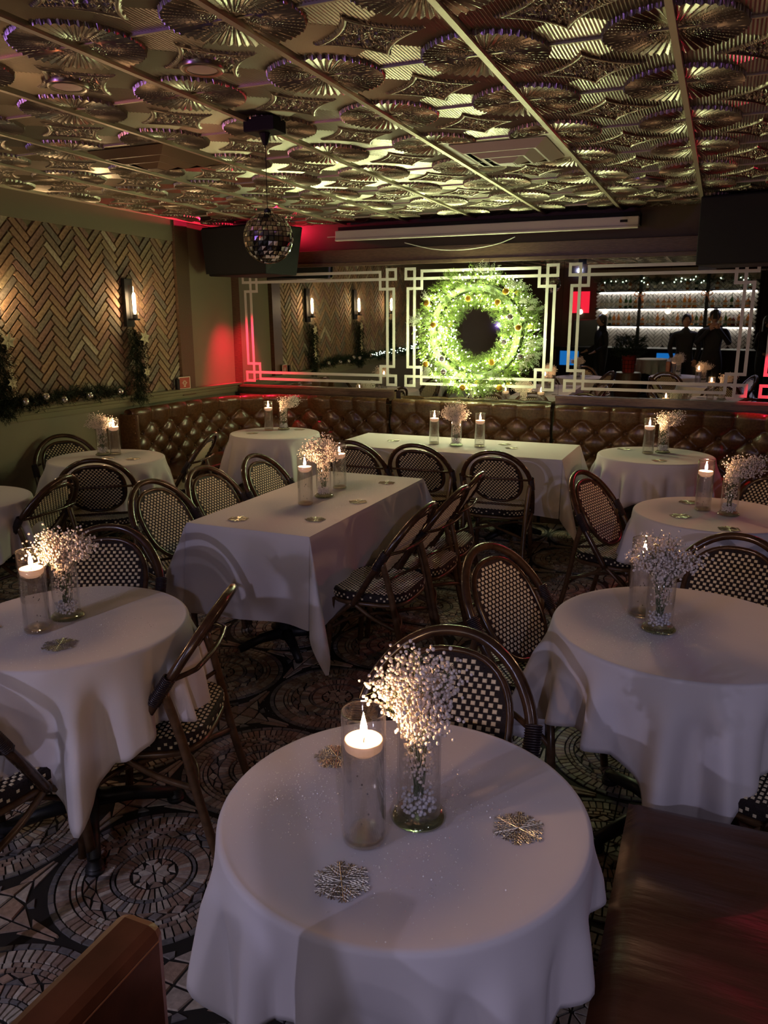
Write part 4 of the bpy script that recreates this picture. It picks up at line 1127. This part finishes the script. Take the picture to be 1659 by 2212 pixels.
# ------------------------------------------------------------------ the bar behind the camera, seen in the mirrors
ang = R(11); BO = Vector((-.85, -4.62, 0)); e1 = Vector((math.cos(ang), math.sin(ang), 0)); e2 = Vector((-math.sin(ang), math.cos(ang), 0))
MX = Matrix.Translation(BO) @ Matrix.Rotation(ang, 4, 'Z')
bw = thing('bar_back_wall', 'pale herringbone tiled back wall of the bar seen in the mirror', 'bar wall', BO, ang)
MB().box((-1.75, -.06, .75), (1.75, 0, 2.45)).build('tile_backing', M['grout'], bw)
hb = herring(4, .062, -1.72, 1.72, .86, 2.40); m = MB()
for (y, z, a) in hb:
    if not (-1.70 < y < 1.70 and .8 < z < 2.38): continue
    ca, sa = math.cos(a), math.sin(a); L, h = .118, .026
    vs = [(y + u * ca - v * sa, 0.001, z + u * sa + v * ca) for u, v in ((-L, -h), (L, -h), (L, h), (-L, h))]; vs += [(x, .008, zz) for x, _, zz in vs]
    m.add(vs, [(4, 7, 6, 5), (0, 4, 5, 1), (1, 5, 6, 2), (2, 6, 7, 3), (3, 7, 4, 0)])
m.build('herringbone_tiles', M['wbrick'], bw, kind='stuff')
for z, nm_ in ((1.36, 'lowest'), (1.75, 'middle'), (2.13, 'top')):
    t = thing('bar_shelf', 'dark bar shelf lit from below, %s of the three in the mirror' % nm_, 'shelf', BO + Vector((0, 0, z)), ang, 'lit bar shelves')
    MB().box((-1.72, .012, -.02), (1.72, .26, .02)).build('shelf_board', M['black'], t)
    MB().box((-1.70, .02, -.032), (1.70, .035, -.021)).build('light_strip', M['strip'], t)
def bottle(prof, m1, cat):
    t = thing('bottle', 'x', 'bottle'); MB().lathe(prof, 12).build('glass_body', m1, t, True)
    hh = prof[-1][1]; MB().lathe([(.011, hh - .02), (.012, hh + .015)], 10).build('cap', M['black'], t)
    MB().lathe([(prof[1][0] + .001, prof[1][1] + .04), (prof[1][0] + .001, prof[1][1] + .10)], 12, cap=False).build('paper_label', M['label'], t, True); return t
P1 = [(.03, 0), (.036, .004), (.036, .17), (.012, .21), (.012, .27)]; P2 = [(.04, 0), (.046, .004), (.046, .12), (.013, .16), (.012, .21)]
bots = [bottle(P1, M['amber'], 0), bottle(P1, M['clearb'], 0), bottle(P1, M['greenb'], 0), bottle(P2, M['amber'], 0), bottle(P2, M['ruby'], 0)]
bl_ = ['tall amber bottle', 'tall clear bottle', 'tall green bottle', 'squat amber bottle', 'squat ruby bottle']; gb = random.Random(8)
for z, nm_, st_ in ((1.38, 'lowest', .098), (1.77, 'middle', .105), (2.15, 'top', .20)):
    x = -1.6
    while x < 1.62:
        k = gb.choices(range(5), [4, 6, 2, 3, .6])[0]; p = BO + e1 * x + e2 * gb.uniform(.10, .18) + Vector((0, 0, z + .001))
        zn = 'left of the first upright' if x < -.68 else 'between the uprights' if x < .76 else 'right of the second upright'
        put(bots[k], p, gb.uniform(0, 6), '%s on the %s lit bar shelf, %s' % (bl_[k], nm_, zn), 'bottles on the %s bar shelf' % nm_)
        x += st_ * gb.uniform(.85, 1.3)
for x in (-.68, .76):
    p = BO + e1 * x + e2 * .30; o = MB().box((-.035, -.02, .9), (.035, .02, 2.5)).build('shelf_upright', M['black']); o.location = (p.x, p.y, 0); o.rotation_euler = (0, 0, ang)
    tag(o, 'dark upright dividing the bar shelves, %s one in the mirror' % ('left' if x < 0 else 'right'), 'upright', 'bar shelf uprights')
ct = thing('bar_counter', 'dark bar counter with blue light below, seen in the mirror', 'bar counter', BO + e2 * 1.0, ang)
MB().box((-2.3, -.3, .86), (2.0, .3, .92)).build('worktop', M['black'], ct); MB().box((-2.3, -.2, 0), (2.0, .16, .86)).build('counter_front', M['black'], ct)
MB().box((-2.2, .165, .50), (-1.75, .17, .82)).box((.0, .165, .50), (.45, .17, .82)).build('blue_light_panel', M['blue'], ct)
MB().box((.25, .2, .95), (.75, .22, 1.25)).build('till_screen', M['black'], ct)
fg = MB().box((-.28, -.25, 0), (.28, .25, 1.50)).build('tall_fridge', M['iron'], None, bevel=.01); fg.location = (-2.75, -4.62, 0); tag(fg, 'dark cabinet left of the bar shelves, seen in the mirror', 'cabinet')
hd = MB().box((-1.78, .0, 2.34), (1.78, .30, 2.62)).build('shelf_header', M['wood']); hd.location = BO; hd.rotation_euler = (0, 0, ang); tag(hd, 'dark header board above the bar shelves, seen in the mirror', 'header')
gl = thing('bar_garland', 'dark garland with tiny lights along the bar shelf header, seen in the mirror', 'garland', BO + e2 * .33 + Vector((0, 0, 2.36)), ang); g = random.Random(3); m = MB()
for k in range(500): needles(m, Vector((g.uniform(-1.7, 1.7), g.gauss(0, .03), g.gauss(0, .03))), Vector((g.gauss(0, 1), g.gauss(0, 1), g.gauss(-.3, 1))), .09, 9, g, nl=.05, w_=.004)
m.build('pine_foliage', M['pine_dark'], gl, kind='stuff'); lq = MB().sphere((0, 0, 0), .008, 6, 4).mesh('light_bulb', M['ledc'], True)
for k in range(26): o = link('light_bulb', lq, gl); o.location = (g.uniform(-1.7, 1.7), g.uniform(.03, .09), g.gauss(-.02, .05))
for x, nm_ in ((-.68, 'left'), (.76, 'right')):
    t = thing('ribbon_bow', 'shiny copper ribbon bow on the %s shelf upright, seen in the mirror' % nm_, 'bow', BO + e1 * x + e2 * .36 + Vector((0, 0, 2.05)), ang, 'copper bows')
    for sx in (-1, 1):
        MB().tube(smoothpts([(0, 0, 0), (sx * .07, 0, .06), (sx * .12, 0, .02), (sx * .07, 0, -.03), (0, 0, 0)], 4), .012, 6).build('loop', M['copper'], t, True)
        MB().tube([(0, 0, 0), (sx * .05, 0, -.10), (sx * .07, 0, -.2)], .010, 6).build('ribbon_tail', M['copper'], t, True)
# baffles added to hide the unseen fill spots from the mirrors
for lx, ly, nm_ in ((-2.4, -1.0, 'left'), (-.2, -1.3, 'middle'), (1.3, .6, 'right')):
    t = thing('fill_lamp_can', 'black can added to hide a bar room fill lamp, %s one' % nm_, 'ceiling light', (lx, ly, ZC), 0, 'bar room fill lamp cans')
    MB().lathe([(.075, 0), (.078, -.115), (.073, -.115), (.070, -.004)], 24, cap=False).build('baffle', M['black'], t, True)
# red lit niche
nc = MB().box((-.22, -.02, -.25), (.22, .02, .25)).build('red_light_panel', emis('red_panel_glow', (1, .02, .05), .5)); nc.location = (-3.0, -5.1, 1.9); tag(nc, 'glowing red panel left of the bar, seen in the mirror', 'light panel')
# pendant globes over the bar
def pend():
    t = thing('pendant_lamp', 'x', 'lamp'); MB().sphere((0, 0, 0), .05, 14, 10).build('glass_globe', emis('globe_glow', (1, .80, .55), 14), t, True)
    MB().tube([(0, 0, .05), (0, 0, ZC - 1.72)], .003, 5).build('cord', M['black'], t); MB().lathe([(.015, .045), (.02, .07), (.008, .09)], 10).build('cap', M['brass'], t); return t
pd = pend()
for k, (x, lab) in enumerate(((-2.74, 'leftmost'), (-2.21, 'second'), (-.91, 'rightmost'))):
    put(pd, (x, -3.4, 1.70), 0, 'small glowing globe pendant over the bar, %s in the mirror' % lab, 'globe pendants over the bar')
# white cloth table, tartan plant, people
table_round(-1.10, -2.55, .34, 'the cloth near the bar seen in the mirror'); o = round_cloth(-1.10, -2.55, .34, .62, .3, 97, 'on the table near the bar seen in the mirror')
pl = thing('potted_plant', 'leafy potted plant in a red tartan pot, seen in the mirror', 'plant', (-1.46, -1.3, 0))
m = MB(); m.lathe([(.11, .58), (.14, .90), (.145, .90), (.13, .885), (.01, .885)], 24, cap=False); m.build('tartan_pot', M['plaid'], pl, True)
m = MB()
for k in range(12): a = k * PI / 6; m.box((-.004, -.001, .585), (.004, .001, .89), 0, Matrix.Translation((.131 * math.cos(a), .131 * math.sin(a), 0)) @ Matrix.Rotation(a + PI / 2, 4, 'Z'))
for z in (.66, .74, .82): m.tube([((.118 + (z - .66) * .09 + .008) * math.cos(k * PI / 12), (.118 + (z - .66) * .09 + .008) * math.sin(k * PI / 12), z) for k in range(24)], .004, 4, closed=True)
m.build('tartan_stripes', M['black'], pl)
g = random.Random(77); m = MB()
for k in range(260):
    a = g.uniform(0, 6.28); q = math.sqrt(g.random()) * .24; p = Vector((q * math.cos(a), q * math.sin(a), .98 + g.uniform(-.06, .30) - q * .3)); needles(m, p, Vector((math.cos(a), math.sin(a), g.uniform(.1, 1))), .12, 9, g, nl=.06, w_=.007)
m.build('foliage', M['pine_dark'], pl, kind='stuff')
MB().lathe([(.20, 0), (.24, .02), (.26, .28), (.24, .55), (.23, .58)], 24).build('barrel_stand', M['wood'], pl, 'auto')

def person(label, x, y, h, rz, female=False, phone=False, other=None):
    t = thing('person', label, 'person', (x, y, 0), rz); k = h / 1.75
    J = {'pel': (0, 0, .95), 'wst': (0, .0, 1.10), 'chs': (0, 0, 1.32), 'nck': (0, .0, 1.50), 'hd': (0, .01, 1.56)}
    V = []; E_ = []; Rr = []; idx = {}
    def add(n, p, r, par=None):
        idx[n] = len(V); V.append(tuple(c_ * k for c_ in p)); Rr.append(r * k)
        if par: E_.append((idx[par], idx[n]))
    add('pel', (0, 0, .95), .16); add('wst', (0, .0, 1.10), .135, 'pel'); add('chs', (0, 0, 1.30), .155, 'wst'); add('nck', (0, 0, 1.46), .065, 'chs'); add('nk2', (0, .01, 1.54), .055, 'nck')
    if phone: arms = [((.20, 0, 1.40), (.27, .12, 1.17), (.07, .30, 1.44)), ((-.20, 0, 1.40), (-.27, .12, 1.17), (-.07, .30, 1.44))]
    elif other: arms = [((.20, 0, 1.40), (.26, -.02, 1.14), (.20, .12, .93)), ((-.20, 0, 1.40), (-.26, -.02, 1.14), (-.20, .12, .93))]
    else: arms = [((.18, 0, 1.39), (.24, -.02, 1.13), (.22, .20, 1.02)), ((-.18, 0, 1.39), (-.24, -.02, 1.13), (-.22, .2, 1.02))]
    for s_, (sh, el, wr_) in zip('rl', arms):
        add('sh' + s_, sh, .065, 'chs'); add('el' + s_, el, .048, 'sh' + s_); add('wr' + s_, wr_, .034, 'el' + s_)
    for s_, sx in (('r', .10), ('l', -.10)):
        add('hp' + s_, (sx, 0, .86), .105, 'pel'); add('kn' + s_, (sx * 1.1, .015, .49), .068, 'hp' + s_); add('an' + s_, (sx * 1.15, -.01, .09), .046, 'kn' + s_); add('to' + s_, (sx * 1.3, .14, .045), .040, 'an' + s_)
    me = bpy.data.meshes.new('body'); me.from_pydata(V, E_, []); me.materials.append(M['coat']); o = link('body', me, t)
    sk = o.modifiers.new('skin', 'SKIN'); sv = me.skin_vertices[0].data
    for i, r in enumerate(Rr): sv[i].radius = (r, r)
    sv[0].use_root = True; ss = o.modifiers.new('sub', 'SUBSURF'); ss.levels = 2; ss.render_levels = 2
    for mo in (ss,): mo.use_limit_surface = True
    # head with features
    def hf(u, v):
        a = 2 * PI * u; b = -PI / 2 + PI * v; x_ = .075 * math.cos(b) * math.cos(a); y_ = .095 * math.cos(b) * math.sin(a); z_ = .118 * math.sin(b)
        if z_ < 0: x_ *= 1 - .25 * (-z_ / .118); y_ *= 1 - .12 * (-z_ / .118)
        if y_ > 0:
            y_ += .020 * math.exp(-(x_ / .013) ** 2 - ((z_ + .012) / .026) ** 2) + .006 * math.exp(-(x_ / .025) ** 2 - ((z_ + .055) / .010) ** 2) - .008 * math.exp(-((abs(x_) - .030) / .013) ** 2 - ((z_ - .012) / .012) ** 2)
        return (x_ * k, (y_ + .02) * k, (1.635 + z_) * k)
    hd = MB().grid(hf, 40, 32, wrap=True).build('head', M['skin'], t, True)
    for sx in (-1, 1):
        MB().sphere((sx * .030 * k, .098 * k, 1.647 * k), .011 * k, 10, 8).build('eye', M['wax'] if 0 else M['label'], hd, True)
        MB().sphere((sx * .077 * k, .012 * k, 1.635 * k), .024 * k, 8, 8, sc=(.4, .7, 1.2)).build('ear', M['skin'], hd, True)
    m = MB(); m.sphere((0, 0, 1.66 * k), .108 * k, 18, 12, sc=(.84, .98, 1.02))
    if female: m.grid(lambda u, v: (.095 * k * math.cos(PI + PI * u) * (1 + .1 * v), (-.01 + .09 * math.sin(PI + PI * u)) * k, (1.68 - .36 * v) * k), 16, 8)
    hr = m.build('hair', M['hair'], t, True)
    for s_, (sh, el, wr_) in zip((1, -1), arms):
        w0 = Vector(wr_); dv = (w0 - Vector(el)).normalized(); sd = dv.cross(Vector((0, 1, 0) if abs(dv.y) < .8 else (0, 0, 1))).normalized()
        V2 = [w0 - dv * .01, w0 + dv * .05]; R2 = [.026, .034]; E2 = [(0, 1)]
        for f_, (of, ln) in enumerate(((-.03, .062), (-.01, .075), (.01, .07), (.03, .055))):
            b = w0 + dv * .075 + sd * of; i0 = len(V2); V2 += [b, b + dv * ln * .5 + Vector((0, .008, 0)), b + dv * ln * .85 + Vector((0, .028, 0))]; R2 += [.011, .009, .008]; E2 += [(1, i0), (i0, i0 + 1), (i0 + 1, i0 + 2)]
        i0 = len(V2); V2 += [w0 + dv * .03 - sd * .035, w0 + dv * .06 - sd * .06]; R2 += [.012, .009]; E2 += [(0, i0), (i0, i0 + 1)]
        me = bpy.data.meshes.new('hand'); me.from_pydata([tuple(v * k) for v in V2], E2, []); me.materials.append(M['skin']); ho = link('hand', me, t)
        ho.modifiers.new('skin', 'SKIN')
        for i, r in enumerate(R2): me.skin_vertices[0].data[i].radius = (r * k, r * k)
        me.skin_vertices[0].data[0].use_root = True; q = ho.modifiers.new('sub', 'SUBSURF'); q.levels = 1; q.render_levels = 1
    return t
person('person in black clothing photographing the room, seen in the mirror', .0, -.42, 1.76, 0, phone=True)
ph_ = MB().box((-.038, -.005, -.078), (.038, .003, .078)).build('smartphone', M['black'], None, bevel=.003); ph_.location = (0, -.03, 1.69); tag(ph_, 'dark smartphone held up by the photographer, seen in the mirror', 'smartphone')
person('person in black standing beside the photographer, seen in the mirror', -.46, -.50, 1.68, R(-5), other=True)
person('person with long dark hair in black by the bar, seen in the mirror', -2.06, -1.75, 1.66, R(60), female=True)
person('person in dark clothing at the right of the bar, seen in the mirror', .95, -2.0, 1.62, R(-40), female=True)
